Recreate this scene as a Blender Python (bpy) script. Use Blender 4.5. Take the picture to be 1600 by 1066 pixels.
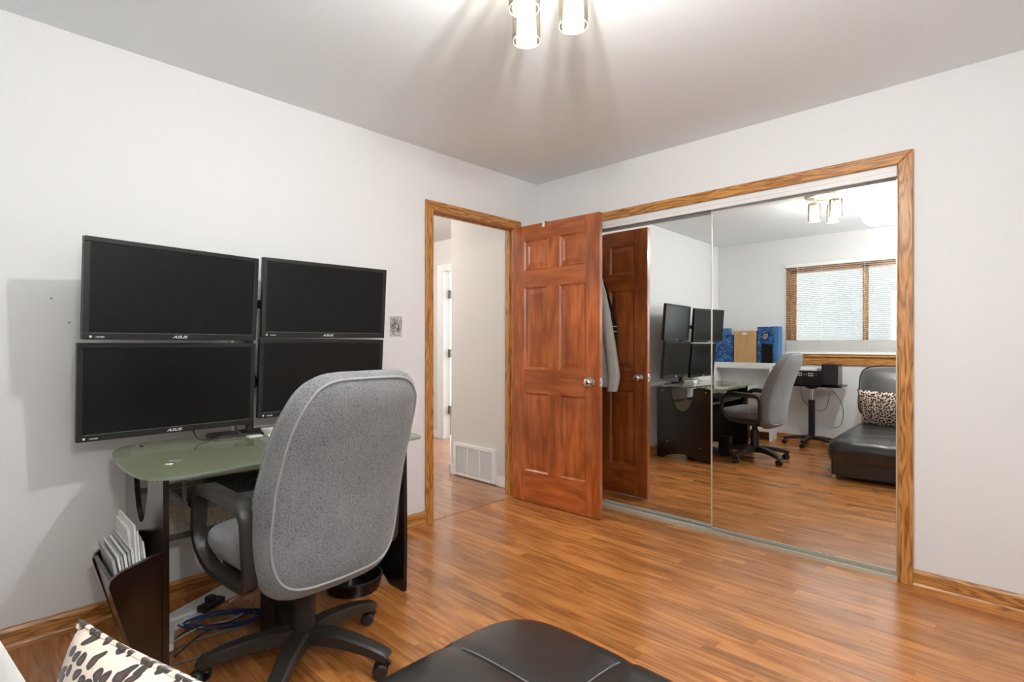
import bpy, bmesh, math, random
from mathutils import Vector, Matrix
random.seed(7)
R = math.radians
for o in list(bpy.data.objects): bpy.data.objects.remove(o)
S = bpy.context.scene
COL = S.collection

# ------------------------------------------------------------------ camera, world, exposure
cam_d = bpy.data.cameras.new('camera'); cam = bpy.data.objects.new('camera', cam_d); COL.objects.link(cam)
cam.location = (2.791, -3.1775, 1.168); cam.rotation_euler = (R(90), 0, R(44.0))
cam_d.sensor_width = 36; cam_d.lens = 824 / 1600 * 36; cam_d.shift_y = 4.4 / 1600
cam_d.clip_start = .02
S.camera = cam
S.view_settings.view_transform = 'Standard'; S.view_settings.look = 'None'
S.view_settings.gamma = 1; S.view_settings.use_curve_mapping = False
S.view_settings.exposure = 0.60
W = bpy.data.worlds.new('sky'); S.world = W; W.use_nodes = True
bgn = W.node_tree.nodes['Background']; bgn.inputs[0].default_value = (.92, .96, 1, 1); bgn.inputs[1].default_value = 4.5
FLASH_STRENGTH = 2650      # bulb of the globe that stands in for a hand-held flash
BULB_STRENGTH = 38       # three bulbs of the ceiling fixture
HALL_FILL_STRENGTH = 1900  # bulb of the unseen lamp added to light the hall
FILL_STRENGTH = 1000  # bulb of the unseen lamp added as flash fill

# ------------------------------------------------------------------ materials
MATS = {}
def nt(name):
    m = bpy.data.materials.new(name); m.use_nodes = True
    n = m.node_tree; b = n.nodes['Principled BSDF']
    MATS[name] = m
    return m, n, b
def plain(name, col, rough=.5, metal=0, spec=.5, bump=0, bscale=200, var=0, vscale=6, coat=0, sheen=0):
    m, n, b = nt(name)
    b.inputs['Base Color'].default_value = (*col, 1); b.inputs['Roughness'].default_value = rough
    b.inputs['Metallic'].default_value = metal; b.inputs['Specular IOR Level'].default_value = spec
    b.inputs['Coat Weight'].default_value = coat; b.inputs['Sheen Weight'].default_value = sheen
    g = n.nodes.new('ShaderNodeNewGeometry')
    if bump:
        t = n.nodes.new('ShaderNodeTexNoise'); t.inputs['Scale'].default_value = bscale; t.inputs['Detail'].default_value = 3
        bp = n.nodes.new('ShaderNodeBump'); bp.inputs['Strength'].default_value = bump; bp.inputs['Distance'].default_value = .002
        n.links.new(g.outputs['Position'], t.inputs['Vector']); n.links.new(t.outputs['Fac'], bp.inputs['Height'])
        n.links.new(bp.outputs['Normal'], b.inputs['Normal'])
    if var:
        t = n.nodes.new('ShaderNodeTexNoise'); t.inputs['Scale'].default_value = vscale; t.inputs['Detail'].default_value = 4
        rp = n.nodes.new('ShaderNodeValToRGB')
        rp.color_ramp.elements[0].position = .3; rp.color_ramp.elements[1].position = .7
        rp.color_ramp.elements[0].color = (*[c * (1 - var) for c in col], 1); rp.color_ramp.elements[1].color = (*[min(1, c * (1 + var)) for c in col], 1)
        n.links.new(g.outputs['Position'], t.inputs['Vector']); n.links.new(t.outputs['Fac'], rp.inputs[0]); n.links.new(rp.outputs[0], b.inputs['Base Color'])
    return m
def wood(name, axis, dark, mid, light, rough=.4, rnd=0.0, ring=22, stretch=9, coat=0, blot=.0, ringmix=.5, bump=.12):
    """grain runs along axis; rnd shifts tone and grain per object"""
    m, n, b = nt(name); L = n.links.new
    g = n.nodes.new('ShaderNodeNewGeometry'); oi = n.nodes.new('ShaderNodeObjectInfo')
    off = n.nodes.new('ShaderNodeVectorMath'); off.operation = 'MULTIPLY_ADD'
    cb = n.nodes.new('ShaderNodeCombineXYZ'); L(oi.outputs['Random'], cb.inputs[0]); L(oi.outputs['Random'], cb.inputs[1]); L(oi.outputs['Random'], cb.inputs[2])
    L(cb.outputs[0], off.inputs[0]); off.inputs[1].default_value = (37 * (rnd > 0), 23 * (rnd > 0), 51 * (rnd > 0)); L(g.outputs['Position'], off.inputs[2])
    mp = n.nodes.new('ShaderNodeMapping'); L(off.outputs[0], mp.inputs['Vector'])
    sc = [stretch, stretch, stretch]; sc['xyz'.index(axis)] = 1.0; mp.inputs['Scale'].default_value = sc
    # distorted rings -> cathedral grain
    ns = n.nodes.new('ShaderNodeTexNoise'); ns.inputs['Scale'].default_value = 1.3; ns.inputs['Detail'].default_value = 3; L(mp.outputs[0], ns.inputs['Vector'])
    ml = n.nodes.new('ShaderNodeMath'); ml.operation = 'MULTIPLY'; ml.inputs[1].default_value = ring; L(ns.outputs['Fac'], ml.inputs[0])
    fr = n.nodes.new('ShaderNodeMath'); fr.operation = 'PINGPONG'; fr.inputs[1].default_value = 1.0; L(ml.outputs[0], fr.inputs[0])
    mp2 = n.nodes.new('ShaderNodeMapping'); L(off.outputs[0], mp2.inputs['Vector'])
    sc2 = [220, 220, 220]; sc2['xyz'.index(axis)] = 5; mp2.inputs['Scale'].default_value = sc2
    fn = n.nodes.new('ShaderNodeTexNoise'); fn.inputs['Scale'].default_value = 1; fn.inputs['Detail'].default_value = 2; L(mp2.outputs[0], fn.inputs['Vector'])
    mx = n.nodes.new('ShaderNodeMix'); mx.inputs['Factor'].default_value = 1 - ringmix; L(fr.outputs[0], mx.inputs['A']); L(fn.outputs['Fac'], mx.inputs['B'])
    rp = n.nodes.new('ShaderNodeValToRGB'); e = rp.color_ramp.elements
    e[0].position = .18; e[0].color = (*dark, 1); e[1].position = .85; e[1].color = (*light, 1)
    k = e.new(.48); k.color = (*mid, 1)
    L(mx.outputs['Result'], rp.inputs[0]); out = rp.outputs[0]
    if blot:
        bn = n.nodes.new('ShaderNodeTexNoise'); bn.inputs['Scale'].default_value = 3.2; bn.inputs['Detail'].default_value = 3; L(off.outputs[0], bn.inputs['Vector'])
        mr = n.nodes.new('ShaderNodeMapRange'); mr.inputs[1].default_value = .3; mr.inputs[2].default_value = .72; mr.inputs[3].default_value = 1 - blot; mr.inputs[4].default_value = 1 + blot
        L(bn.outputs['Fac'], mr.inputs[0])
        hs = n.nodes.new('ShaderNodeHueSaturation'); L(mr.outputs[0], hs.inputs['Value']); L(out, hs.inputs['Color']); out = hs.outputs[0]
    if rnd:
        mr = n.nodes.new('ShaderNodeMapRange'); mr.inputs[3].default_value = 1 - rnd; mr.inputs[4].default_value = 1 + rnd
        L(oi.outputs['Random'], mr.inputs[0])
        hs = n.nodes.new('ShaderNodeHueSaturation'); L(mr.outputs[0], hs.inputs['Value']); L(out, hs.inputs['Color']); out = hs.outputs[0]
    L(out, b.inputs['Base Color'])
    bp = n.nodes.new('ShaderNodeBump'); bp.inputs['Strength'].default_value = bump; bp.inputs['Distance'].default_value = .001
    if bump: L(mx.outputs['Result'], bp.inputs['Height']); L(bp.outputs['Normal'], b.inputs['Normal'])
    b.inputs['Roughness'].default_value = rough; b.inputs['Coat Weight'].default_value = coat; b.inputs['Coat Roughness'].default_value = .15
    return m

plain('wall_paint', (.795, .80, .80), .75, bump=.05, bscale=90)
plain('hall_paint', (.66, .635, .60), .75, bump=.05, bscale=90)
plain('ceiling_paint', (.83, .87, .895), .85, bump=.12, bscale=60)
plain('white_paint', (.82, .82, .81), .4)
plain('porch_paint', (.26, .26, .26), .8)
for ax in 'xyz':
    wood('oak_' + ax, ax, (.21, .072, .012), (.45, .19, .040), (.60, .29, .080), .38, ring=26, stretch=11, coat=.25, ringmix=.62)
wood('door_wood_z', 'z', (.23, .048, .0075), (.365, .085, .0145), (.48, .14, .032), .33, ring=8, stretch=7, coat=.35, blot=.28, ringmix=.45)
wood('door_wood_x', 'x', (.23, .048, .0075), (.365, .085, .0145), (.48, .14, .032), .33, ring=8, stretch=7, coat=.35, blot=.28, ringmix=.45)
wood('floor_oak', 'x', (.27, .085, .017), (.45, .170, .042), (.57, .245, .074), .27, rnd=.19, ring=9, stretch=12, coat=.4, blot=.2, ringmix=.40, bump=0)
wood('hall_oak', 'x', (.26, .115, .055), (.40, .205, .115), (.50, .28, .17), .3, rnd=.12, ring=10, stretch=8, coat=.3, ringmix=.4, bump=0)
plain('joint_dark', (.09, .03, .010), .8)
plain('aluminium', (.60, .58, .50), .35, .45)
plain('chrome', (.80, .80, .78), .08, 1)
plain('mirror_glass', (.90, .915, .905), 0.0, 1)
plain('black_gap', (.006, .006, .006), .6)
plain('black_plastic', (.016, .015, .015), .38)
plain('bezel_plastic', (.011, .0105, .010), .42, spec=.35)
plain('screen_black', (.0042, .0041, .004), .30, spec=.24)
plain('arm_plastic', (.024, .021, .019), .36, bump=.25, bscale=700)
plain('black_leather', (.014, .0135, .013), .34, bump=.25, bscale=330, spec=.6, coat=.25)
m_ = plain('headrest_leather', (.035, .034, .033), .38, bump=.25, bscale=330, spec=.7, coat=.6, sheen=.8)
m_.node_tree.nodes['Principled BSDF'].inputs['Sheen Tint'].default_value = (.9, .9, .88, 1)
plain('seam_thread', (.16, .155, .15), .6)
wood('espresso', 'z', (.0065, .0022, .0014), (.0105, .0038, .0022), (.017, .007, .004), .25, ring=8, stretch=7, coat=.35)
plain('black_laminate', (.0055, .005, .005), .22)
plain('paper', (.84, .84, .82), .7, var=.06, vscale=40)
plain('paper_grey', (.46, .45, .44), .7, var=.12, vscale=40)
plain('perf_metal', (.55, .53, .45), .4, .0)
plain('grey_metal', (.16, .16, .16), .4, .5)
plain('cable_blue', (.012, .045, .16), .45)
plain('cable_grey', (.11, .10, .09), .5)
plain('cable_black', (.012, .012, .012), .5)
plain('cable_cream', (.5, .47, .38), .5)
plain('blue_side', (.05, .17, .36), .5)
plain('cloth_jacket', (.80, .80, .77), .9, bump=.3, bscale=500, var=.06, vscale=12)
plain('cloth_dark', (.012, .013, .02), .85, bump=.3, bscale=500)
plain('cloth_cream', (.66, .60, .50), .9, bump=.3, bscale=400)
plain('cloth_blue', (.05, .10, .20), .9, bump=.3, bscale=400)
plain('blind_white', (.90, .90, .88), .45)
plain('logo_white', (.75, .75, .75), .35)
plain('plate_silver', (.52, .51, .49), .35, .3, var=.45, vscale=130)
plain('brass_latch', (.70, .62, .45), .25, 1)
plain('receiver_black', (.008, .008, .0085), .28)
wood('box_wood', 'z', (.42, .23, .085), (.55, .33, .14), (.62, .39, .18), .5, ring=6, stretch=14, ringmix=.3)

def fabric(name, c1, c2, scale):
    m, n, b = nt(name); L = n.links.new
    tc = n.nodes.new('ShaderNodeTexCoord')
    v = n.nodes.new('ShaderNodeTexVoronoi'); v.inputs['Scale'].default_value = scale; L(tc.outputs['Object'], v.inputs['Vector'])
    t = n.nodes.new('ShaderNodeTexNoise'); t.inputs['Scale'].default_value = scale * .55; t.inputs['Detail'].default_value = 3; L(tc.outputs['Object'], t.inputs['Vector'])
    t2 = n.nodes.new('ShaderNodeTexNoise'); t2.inputs['Scale'].default_value = 7; t2.inputs['Detail'].default_value = 3; L(tc.outputs['Object'], t2.inputs['Vector'])
    ad = n.nodes.new('ShaderNodeMath'); ad.operation = 'MULTIPLY_ADD'; ad.inputs[1].default_value = .45; L(v.outputs['Distance'], ad.inputs[0]); L(t.outputs['Fac'], ad.inputs[2])
    a2 = n.nodes.new('ShaderNodeMath'); a2.operation = 'MULTIPLY_ADD'; a2.inputs[1].default_value = .35; L(t2.outputs['Fac'], a2.inputs[0]); L(ad.outputs[0], a2.inputs[2])
    rp = n.nodes.new('ShaderNodeValToRGB'); e = rp.color_ramp.elements; e[0].position = .55; e[1].position = 1.1; e[0].color = (*c1, 1); e[1].color = (*c2, 1)
    L(a2.outputs[0], rp.inputs[0]); L(rp.outputs[0], b.inputs['Base Color'])
    bp = n.nodes.new('ShaderNodeBump'); bp.inputs['Strength'].default_value = .55; bp.inputs['Distance'].default_value = .002
    L(ad.outputs[0], bp.inputs['Height']); L(bp.outputs['Normal'], b.inputs['Normal'])
    b.inputs['Roughness'].default_value = .95; b.inputs['Sheen Weight'].default_value = .25; b.inputs['Specular IOR Level'].default_value = .15
    return m
fabric('chair_fabric', (.055, .055, .058), (.225, .225, .23), 400)
plain('piping_grey', (.30, .30, .30), .85, bump=.4, bscale=600)

def leopard():
    m, n, b = nt('leopard'); L = n.links.new
    tc = n.nodes.new('ShaderNodeTexCoord')
    ns = n.nodes.new('ShaderNodeTexNoise'); ns.inputs['Scale'].default_value = 28; ns.inputs['Detail'].default_value = 1; L(tc.outputs['Object'], ns.inputs['Vector'])
    mad = n.nodes.new('ShaderNodeVectorMath'); mad.operation = 'MULTIPLY_ADD'; mad.inputs[1].default_value = (.018, .018, .018); L(ns.outputs['Color'], mad.inputs[0]); L(tc.outputs['Object'], mad.inputs[2])
    mp = n.nodes.new('ShaderNodeMapping'); mp.inputs['Scale'].default_value = (42, 0, 50); L(mad.outputs[0], mp.inputs['Vector'])
    sp_ = n.nodes.new('ShaderNodeSeparateXYZ'); L(mp.outputs[0], sp_.inputs[0]); cb_ = n.nodes.new('ShaderNodeCombineXYZ'); L(sp_.outputs[0], cb_.inputs[0]); L(sp_.outputs[2], cb_.inputs[1])
    v = n.nodes.new('ShaderNodeTexVoronoi'); v.inputs['Scale'].default_value = 1; v.voronoi_dimensions = '2D'; v.inputs['Randomness'].default_value = .75; L(cb_.outputs[0], v.inputs['Vector'])
    rp = n.nodes.new('ShaderNodeValToRGB'); rp.color_ramp.interpolation = 'LINEAR'; e = rp.color_ramp.elements
    e[0].position = 0; e[0].color = (.085, .028, .014, 1); e[1].position = .41; e[1].color = (.80, .66, .54, 1)
    for p, c in ((.16, (.06, .02, .011)), (.21, (.010, .006, .005)), (.37, (.010, .006, .005))):
        k = e.new(p); k.color = (*c, 1)
    L(v.outputs['Distance'], rp.inputs[0]); L(rp.outputs[0], b.inputs['Base Color'])
    b.inputs['Roughness'].default_value = .85; b.inputs['Sheen Weight'].default_value = .3
leopard()

def bluebox():
    m, n, b = nt('blue_print'); L = n.links.new
    g = n.nodes.new('ShaderNodeNewGeometry')
    ns = n.nodes.new('ShaderNodeTexNoise'); ns.inputs['Scale'].default_value = 22; ns.inputs['Detail'].default_value = 4; ns.inputs['Distortion'].default_value = 2.2; L(g.outputs['Position'], ns.inputs['Vector'])
    rp = n.nodes.new('ShaderNodeValToRGB'); e = rp.color_ramp.elements
    e[0].position = .36; e[0].color = (.004, .014, .045, 1); e[1].position = .70; e[1].color = (.13, .33, .62, 1)
    k = e.new(.5); k.color = (.012, .075, .25, 1)
    L(ns.outputs['Fac'], rp.inputs[0]); L(rp.outputs[0], b.inputs['Base Color']); b.inputs['Roughness'].default_value = .4
bluebox()

def sheet_glass(name, tint, refl=1.0, ior=1.5, rough=0.0, diffuse=0.0, dcol=(.6, .7, .5)):
    m = bpy.data.materials.new(name); m.use_nodes = True; n = m.node_tree; n.nodes.clear(); L = n.links.new
    MATS[name] = m
    out = n.nodes.new('ShaderNodeOutputMaterial'); t = n.nodes.new('ShaderNodeBsdfTransparent'); t.inputs[0].default_value = (*tint, 1)
    gl = n.nodes.new('ShaderNodeBsdfGlossy'); gl.inputs['Roughness'].default_value = rough; gl.inputs[0].default_value = (refl, refl, refl, 1)
    fr = n.nodes.new('ShaderNodeFresnel'); fr.inputs[0].default_value = ior
    mx = n.nodes.new('ShaderNodeMixShader')
    base = t.outputs[0]
    if diffuse:
        d = n.nodes.new('ShaderNodeBsdfDiffuse'); d.inputs[0].default_value = (*dcol, 1); tr = n.nodes.new('ShaderNodeBsdfTranslucent'); tr.inputs[0].default_value = (*dcol, 1)
        m1 = n.nodes.new('ShaderNodeMixShader'); L(d.outputs[0], m1.inputs[1]); L(tr.outputs[0], m1.inputs[2])
        m2 = n.nodes.new('ShaderNodeMixShader'); m2.inputs[0].default_value = diffuse; L(t.outputs[0], m2.inputs[1]); L(m1.outputs[0], m2.inputs[2]); base = m2.outputs[0]
    L(fr.outputs[0], mx.inputs[0]); L(base, mx.inputs[1]); L(gl.outputs[0], mx.inputs[2]); L(mx.outputs[0], out.inputs[0])
    return m
sheet_glass('desk_glass', (.92, .96, .85), 1.0, 1.7, 0, .48, (.88, .96, .64))
sheet_glass('desk_glass_edge', (.75, .86, .74), 1.0, 1.5, 0, .6, (.55, .70, .55))
sheet_glass('window_glass', (.94, .96, .95), 1.0, 1.45)
sheet_glass('shade_glass', (.99, .98, .95), .6, 1.22, .08, .07, (.80, .70, .52))
sheet_glass('frosted_shell', (.96, .96, .96), .3, 1.3, .2, .30, (.9, .9, .9))
def emit(name, col, s):
    m = bpy.data.materials.new(name); m.use_nodes = True; n = m.node_tree; n.nodes.clear(); MATS[name] = m
    out = n.nodes.new('ShaderNodeOutputMaterial'); e = n.nodes.new('ShaderNodeEmission'); e.inputs[0].default_value = (*col, 1); e.inputs[1].default_value = s
    n.links.new(e.outputs[0], out.inputs[0])
emit('flash_bulb', (1, .995, .985), FLASH_STRENGTH)
emit('fixture_bulb', (1, .965, .90), BULB_STRENGTH)
emit('hall_fill_bulb', (1, .97, .93), HALL_FILL_STRENGTH)
emit('fill_bulb', (1, .985, .96), FILL_STRENGTH)

# ------------------------------------------------------------------ mesh helpers
class MB:
    def __init__(s): s.v = []; s.f = []
    def add(s, vs, fs):
        o = len(s.v); s.v += [Vector(p) for p in vs]; s.f += [tuple(i + o for i in f) for f in fs]; return s
    def box(s, lo, hi, bevel=0, M=None):
        x0, y0, z0 = lo; x1, y1, z1 = hi
        if bevel:
            bm = bmesh.new(); bmesh.ops.create_cube(bm, size=1)
            for v in bm.verts: v.co = Vector(((x0 + x1) / 2 + v.co.x * (x1 - x0), (y0 + y1) / 2 + v.co.y * (y1 - y0), (z0 + z1) / 2 + v.co.z * (z1 - z0)))
            bmesh.ops.bevel(bm, geom=bm.edges[:], offset=bevel, segments=2, affect='EDGES', profile=.5)
            bm.verts.ensure_lookup_table(); vs = [v.co.copy() for v in bm.verts]; fs = [[v.index for v in f.verts] for f in bm.faces]; bm.free()
        else:
            vs = [(x0, y0, z0), (x1, y0, z0), (x1, y1, z0), (x0, y1, z0), (x0, y0, z1), (x1, y0, z1), (x1, y1, z1), (x0, y1, z1)]
            fs = [(0, 3, 2, 1), (4, 5, 6, 7), (0, 1, 5, 4), (1, 2, 6, 5), (2, 3, 7, 6), (3, 0, 4, 7)]
        if M: vs = [M @ Vector(p) for p in vs]
        return s.add(vs, fs)
    def tube(s, path, r, n=8, caps=True, closed=False):
        P = [Vector(p) for p in path]; m = len(P); rings = []
        rr = r if isinstance(r, (list, tuple)) else [r] * m
        prev = None
        for i in range(m):
            if closed: t = P[(i + 1) % m] - P[i - 1]
            else: t = P[min(i + 1, m - 1)] - P[max(i - 1, 0)]
            t.normalize()
            if prev is None:
                a = Vector((0, 0, 1)) if abs(t.z) < .9 else Vector((1, 0, 0)); u = t.cross(a).normalized()
            else:
                u = (prev - t * prev.dot(t)); u = u.normalized() if u.length > 1e-6 else t.orthogonal().normalized()
            prev = u; w = t.cross(u)
            rings.append([P[i] + (u * math.cos(2 * math.pi * k / n) + w * math.sin(2 * math.pi * k / n)) * rr[i] for k in range(n)])
        vs = [p for ring in rings for p in ring]; fs = []
        for i in range(m if closed else m - 1):
            for k in range(n):
                j = (i + 1) % m
                fs.append((i * n + k, i * n + (k + 1) % n, j * n + (k + 1) % n, j * n + k))
        if caps and not closed: fs.append(tuple(range(n - 1, -1, -1))); fs.append(tuple((m - 1) * n + k for k in range(n)))
        return s.add(vs, fs)
    def lathe(s, prof, c=(0, 0, 0), n=24, M=None, cap=True):
        vs = []; fs = []
        for r, z in prof:
            for k in range(n):
                a = 2 * math.pi * k / n; vs.append(Vector((r * math.cos(a), r * math.sin(a), z)))
        for i in range(len(prof) - 1):
            for k in range(n): fs.append((i * n + k, i * n + (k + 1) % n, (i + 1) * n + (k + 1) % n, (i + 1) * n + k))
        if cap: fs.append(tuple(range(n - 1, -1, -1))); fs.append(tuple((len(prof) - 1) * n + k for k in range(n)))
        vs = [(M @ v if M else v) + Vector(c) for v in vs]
        return s.add(vs, fs)
    def prism(s, poly, axis, a, b):
        """extrude 2D polygon along axis between a and b; poly coords are the two other axes in order"""
        ax = 'xyz'.index(axis)
        def mk(p, t): q = list(p); q.insert(ax, t); return q
        n = len(poly); vs = [mk(p, a) for p in poly] + [mk(p, b) for p in poly]
        fs = [tuple(range(n)), tuple(range(2 * n - 1, n - 1, -1))] + [(i, n + i, n + (i + 1) % n, (i + 1) % n) for i in range(n)]
        return s.add(vs, fs)
    def sweep(s, path, side, w, t, closed=True):
        """flat bar: path in a plane, side = unit vector across, w width along side, t thickness in plane"""
        P = [Vector(p) for p in path]; m = len(P); side = Vector(side); vs = []; fs = []
        for i in range(m):
            d = (P[(i + 1) % m] - P[i - 1]) if closed else (P[min(i + 1, m - 1)] - P[max(i - 1, 0)])
            nn = d.normalized().cross(side).normalized()
            tt = t[i] if isinstance(t, (list, tuple)) else t
            ww = w[i] if isinstance(w, (list, tuple)) else w
            c = .3
            for a, b_ in ((-1 + c, -1), (1 - c, -1), (1, -1 + c), (1, 1 - c), (1 - c, 1), (-1 + c, 1), (-1, 1 - c), (-1, -1 + c)):
                vs.append(P[i] + side * a * ww / 2 + nn * b_ * tt / 2)
        n = 8
        for i in range(m if closed else m - 1):
            j = (i + 1) % m
            for k in range(n): fs.append((i * n + k, i * n + (k + 1) % n, j * n + (k + 1) % n, j * n + k))
        if not closed: fs.append(tuple(range(n - 1, -1, -1))); fs.append(tuple((m - 1) * n + k for k in range(n)))
        return s.add(vs, fs)

WORG = {}
def link(name, mesh, parent=None):
    o = bpy.data.objects.new(name, mesh); COL.objects.link(o)
    if parent: o.parent = parent
    return o
def obj(name, mb, mat, parent=None, smooth=False, local=False, kind=None):
    """one mesh object; coordinates are world unless local"""
    vs = mb.v
    if parent is not None:
        org = WORG[parent.name]; sub = Vector((0, 0, 0)) if local else org
        vs = [v - sub for v in vs]; loc = Vector((0, 0, 0)); w = org
    else:
        lo = Vector([min(v[i] for v in vs) for i in range(3)]); hi = Vector([max(v[i] for v in vs) for i in range(3)])
        loc = Vector(((lo.x + hi.x) / 2, (lo.y + hi.y) / 2, lo.z)); vs = [v - loc for v in vs]; w = loc
    me = bpy.data.meshes.new(name); me.from_pydata([tuple(v) for v in vs], [], mb.f); me.update()
    bm = bmesh.new(); bm.from_mesh(me); bmesh.ops.recalc_face_normals(bm, faces=bm.faces[:]); bm.to_mesh(me); bm.free()
    me.materials.append(MATS[mat])
    if smooth:
        for p in me.polygons: p.use_smooth = True
        try: me.set_sharp_from_angle(angle=R(smooth if smooth is not True else 40))
        except Exception: pass
    o = link(name, me, parent); o.location = loc; WORG[o.name] = w
    if kind: o['kind'] = kind
    return o
def thing(name, loc, rot=(0, 0, 0)):
    o = bpy.data.objects.new(name, None); COL.objects.link(o); o.location = loc; o.rotation_euler = rot; o.empty_display_size = .05
    WORG[o.name] = Vector(loc); return o
def tag(o, label, cat, group=None):
    o['label'] = label; o['category'] = cat
    if group: o['group'] = group
    return o
def struct(name, mb, mat, parent=None, smooth=False):
    o = obj(name, mb, mat, parent, smooth)
    if parent is None: o['kind'] = 'structure'
    return o
def B(*a, **k): return MB().box(*a, **k)
def smooth_path(pts, n=6, closed=False):
    P = [Vector(p) for p in pts]; out = []; m = len(P)
    rng = range(m) if closed else range(m - 1)
    for i in rng:
        p0 = P[(i - 1) % m] if closed or i > 0 else P[0]; p1 = P[i]; p2 = P[(i + 1) % m]; p3 = P[(i + 2) % m] if closed or i + 2 < m else P[-1]
        for k in range(n):
            t = k / n
            out.append(.5 * ((2 * p1) + (-p0 + p2) * t + (2 * p0 - 5 * p1 + 4 * p2 - p3) * t * t + (-p0 + 3 * p1 - 3 * p2 + p3) * t ** 3))
    if not closed: out.append(P[-1])
    return out
def round_poly(pts, r, n=5):
    """round the corners of a 2D polygon"""
    out = []; m = len(pts)
    for i in range(m):
        p = Vector(pts[i]); a = Vector(pts[i - 1]); b = Vector(pts[(i + 1) % m])
        rr = r[i] if isinstance(r, (list, tuple)) else r
        da = (a - p); db = (b - p); d = min(rr, da.length * .49, db.length * .49)
        if d < 1e-4: out.append(tuple(p)); continue
        pa = p + da.normalized() * d; pb = p + db.normalized() * d
        for k in range(n + 1):
            t = k / n; out.append(tuple(pa * (1 - t) ** 2 + p * 2 * t * (1 - t) + pb * t * t))
    return out
def text_mesh(s, size, mat, parent, M, shear=0, depth=.0004, name='logo'):
    cu = bpy.data.curves.new('t', 'FONT'); cu.body = s; cu.size = size; cu.extrude = depth; cu.align_x = 'CENTER'; cu.shear = shear; cu.offset = size * .012; cu.resolution_u = 3
    to = bpy.data.objects.new('t', cu); COL.objects.link(to); bpy.context.view_layer.update()
    me = bpy.data.meshes.new_from_object(to.evaluated_get(bpy.context.evaluated_depsgraph_get()))
    bpy.data.objects.remove(to); me.transform(M); me.materials.clear(); me.materials.append(MATS[mat])
    o = link(name, me, parent); return o
def copy_tree(o, parent=None):
    c = o.copy(); COL.objects.link(c); c.parent = parent
    for ch in o.children: copy_tree(ch, c)
    return c

# ------------------------------------------------------------------ the room shell
H = 2.44; RX = 3.17; WY = -3.69      # room: x 0..RX, y WY..0
DY0, DY1 = -1.044, -.262             # doorway in left wall
CX0, CX1 = .45, 2.358                # closet opening
WX0, WX1, WZ0, WZ1 = .82, 2.44, 1.02, 2.11
CZ = 2.047
struct('floor', B((-.0, WY, -.06), (RX, .10, -.011)), 'joint_dark')
FLOOR = bpy.data.objects['floor']
struct('ceiling', B((-.1, WY - .1, H), (RX + .1, .1, H + .06)), 'ceiling_paint')
w = MB().box((-.1, WY - .1, 0), (0, DY0 - .02, H)).box((-.1, DY1 + .02, 0), (0, .1, H)).box((-.1, DY0 - .02, CZ + .02), (0, DY1 + .02, H))
struct('wall_left', w, 'wall_paint')
w = MB().box((0, 0, 0), (CX0 - .0, .1, H)).box((CX1, 0, 0), (RX + .1, .1, H)).box((CX0, 0, CZ), (CX1, .1, H))
struct('wall_back', w, 'wall_paint')
struct('wall_right', B((RX, WY, 0), (RX + .1, 0, H)), 'wall_paint')
w = MB().box((0, WY - .1, 0), (WX0, WY, H)).box((WX1, WY - .1, 0), (RX + .1, WY, H)).box((WX0, WY - .1, 0), (WX1, WY, WZ0)).box((WX0, WY - .1, WZ1), (WX1, WY, H))
struct('wall_front', w, 'wall_paint')
# closet recess behind the mirrors
w = MB().box((CX0 - .02, .62, 0), (CX1 + .02, .68, H)).box((CX0 - .08, .1, 0), (CX0 - .02, .68, H)).box((CX1 + .02, .1, 0), (CX1 + .08, .68, H)).box((CX0 - .02, .1, 2.2), (CX1 + .02, .68, 2.26)).box((CX0 - .02, .1, -.06), (CX1 + .02, .68, -.002))
struct('wall_closet', w, 'wall_paint')

# strip floor, every board its own part (boards run along x)
bw = .0572
bm = bmesh.new(); bmesh.ops.create_cube(bm, size=1)
for v in bm.verts: v.co = Vector((v.co.x, v.co.y * (bw - .0004), v.co.z * .011))
board = bpy.data.meshes.new('board'); bm.to_mesh(board); bm.free(); board.materials.append(MATS['floor_oak'])
rows = int((0.0 - WY) / bw) + 2; count = 0
for r_ in range(rows):
    yc = .0 - bw * (r_ + .5) + bw * .5
    if yc < WY - .01: continue
    cuts = [0.0]; x = random.uniform(.25, 1.1)
    while x < RX - .3: cuts.append(x); x += random.uniform(.55, 1.25)
    if len(cuts) > 4: cuts = cuts[:4]
    cuts.append(RX)
    for a, b_ in zip(cuts, cuts[1:]):
        o = link('floor_board', board, FLOOR); o.location = (Vector(((a + b_) / 2, yc, -.0055)) - WORG['floor']); o.scale = (b_ - a - .0006, 1, 1); count += 1

# hall beyond the doorway
struct('floor_hall', B((-4.2, -1.5, -.06), (.0, 3.0, -.011)), 'joint_dark')
HF = bpy.data.objects['floor_hall']
pb = MB().box((-.5, -.0593, -.0055), (.5, .0593, .0055)); me = bpy.data.meshes.new('plank'); me.from_pydata([tuple(v) for v in pb.v], [], pb.f); me.materials.append(MATS['hall_oak'])
for r_ in range(22):
    yc = -1.5 + .12 * (r_ + .5); x = 0 - random.uniform(0.2, .9); prev = 0
    while True:
        x = max(x, -4.2); o = link('hall_plank', me, HF); o.location = Vector(((x + prev) / 2, yc, -.0065)) - WORG['floor_hall']; o.scale = (prev - x - .001, 1, 1)
        prev = x
        if x <= -4.2: break
        x -= random.uniform(.9, 1.5)
struct('trim_1', B((-.022, DY0, -.008), (-.0, DY1, .002), bevel=.001), 'oak_y')   # threshold
struct('ceiling_hall', B((-4.2, -1.5, H), (-.1, 3.0, H + .06)), 'white_paint')
struct('wall_hall_vent', B((-.905, -.138, 0), (-.1, -.02, H)), 'hall_paint')
w = MB().box((-.905, -.02, 0), (-.80, 3.0, H)).box((-4.2, -1.6, 0), (-.1, -1.5, H)).box((-4.3, -1.6, 0), (-4.2, 3.0, H))
struct('wall_hall_side', w, 'hall_paint')
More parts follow.
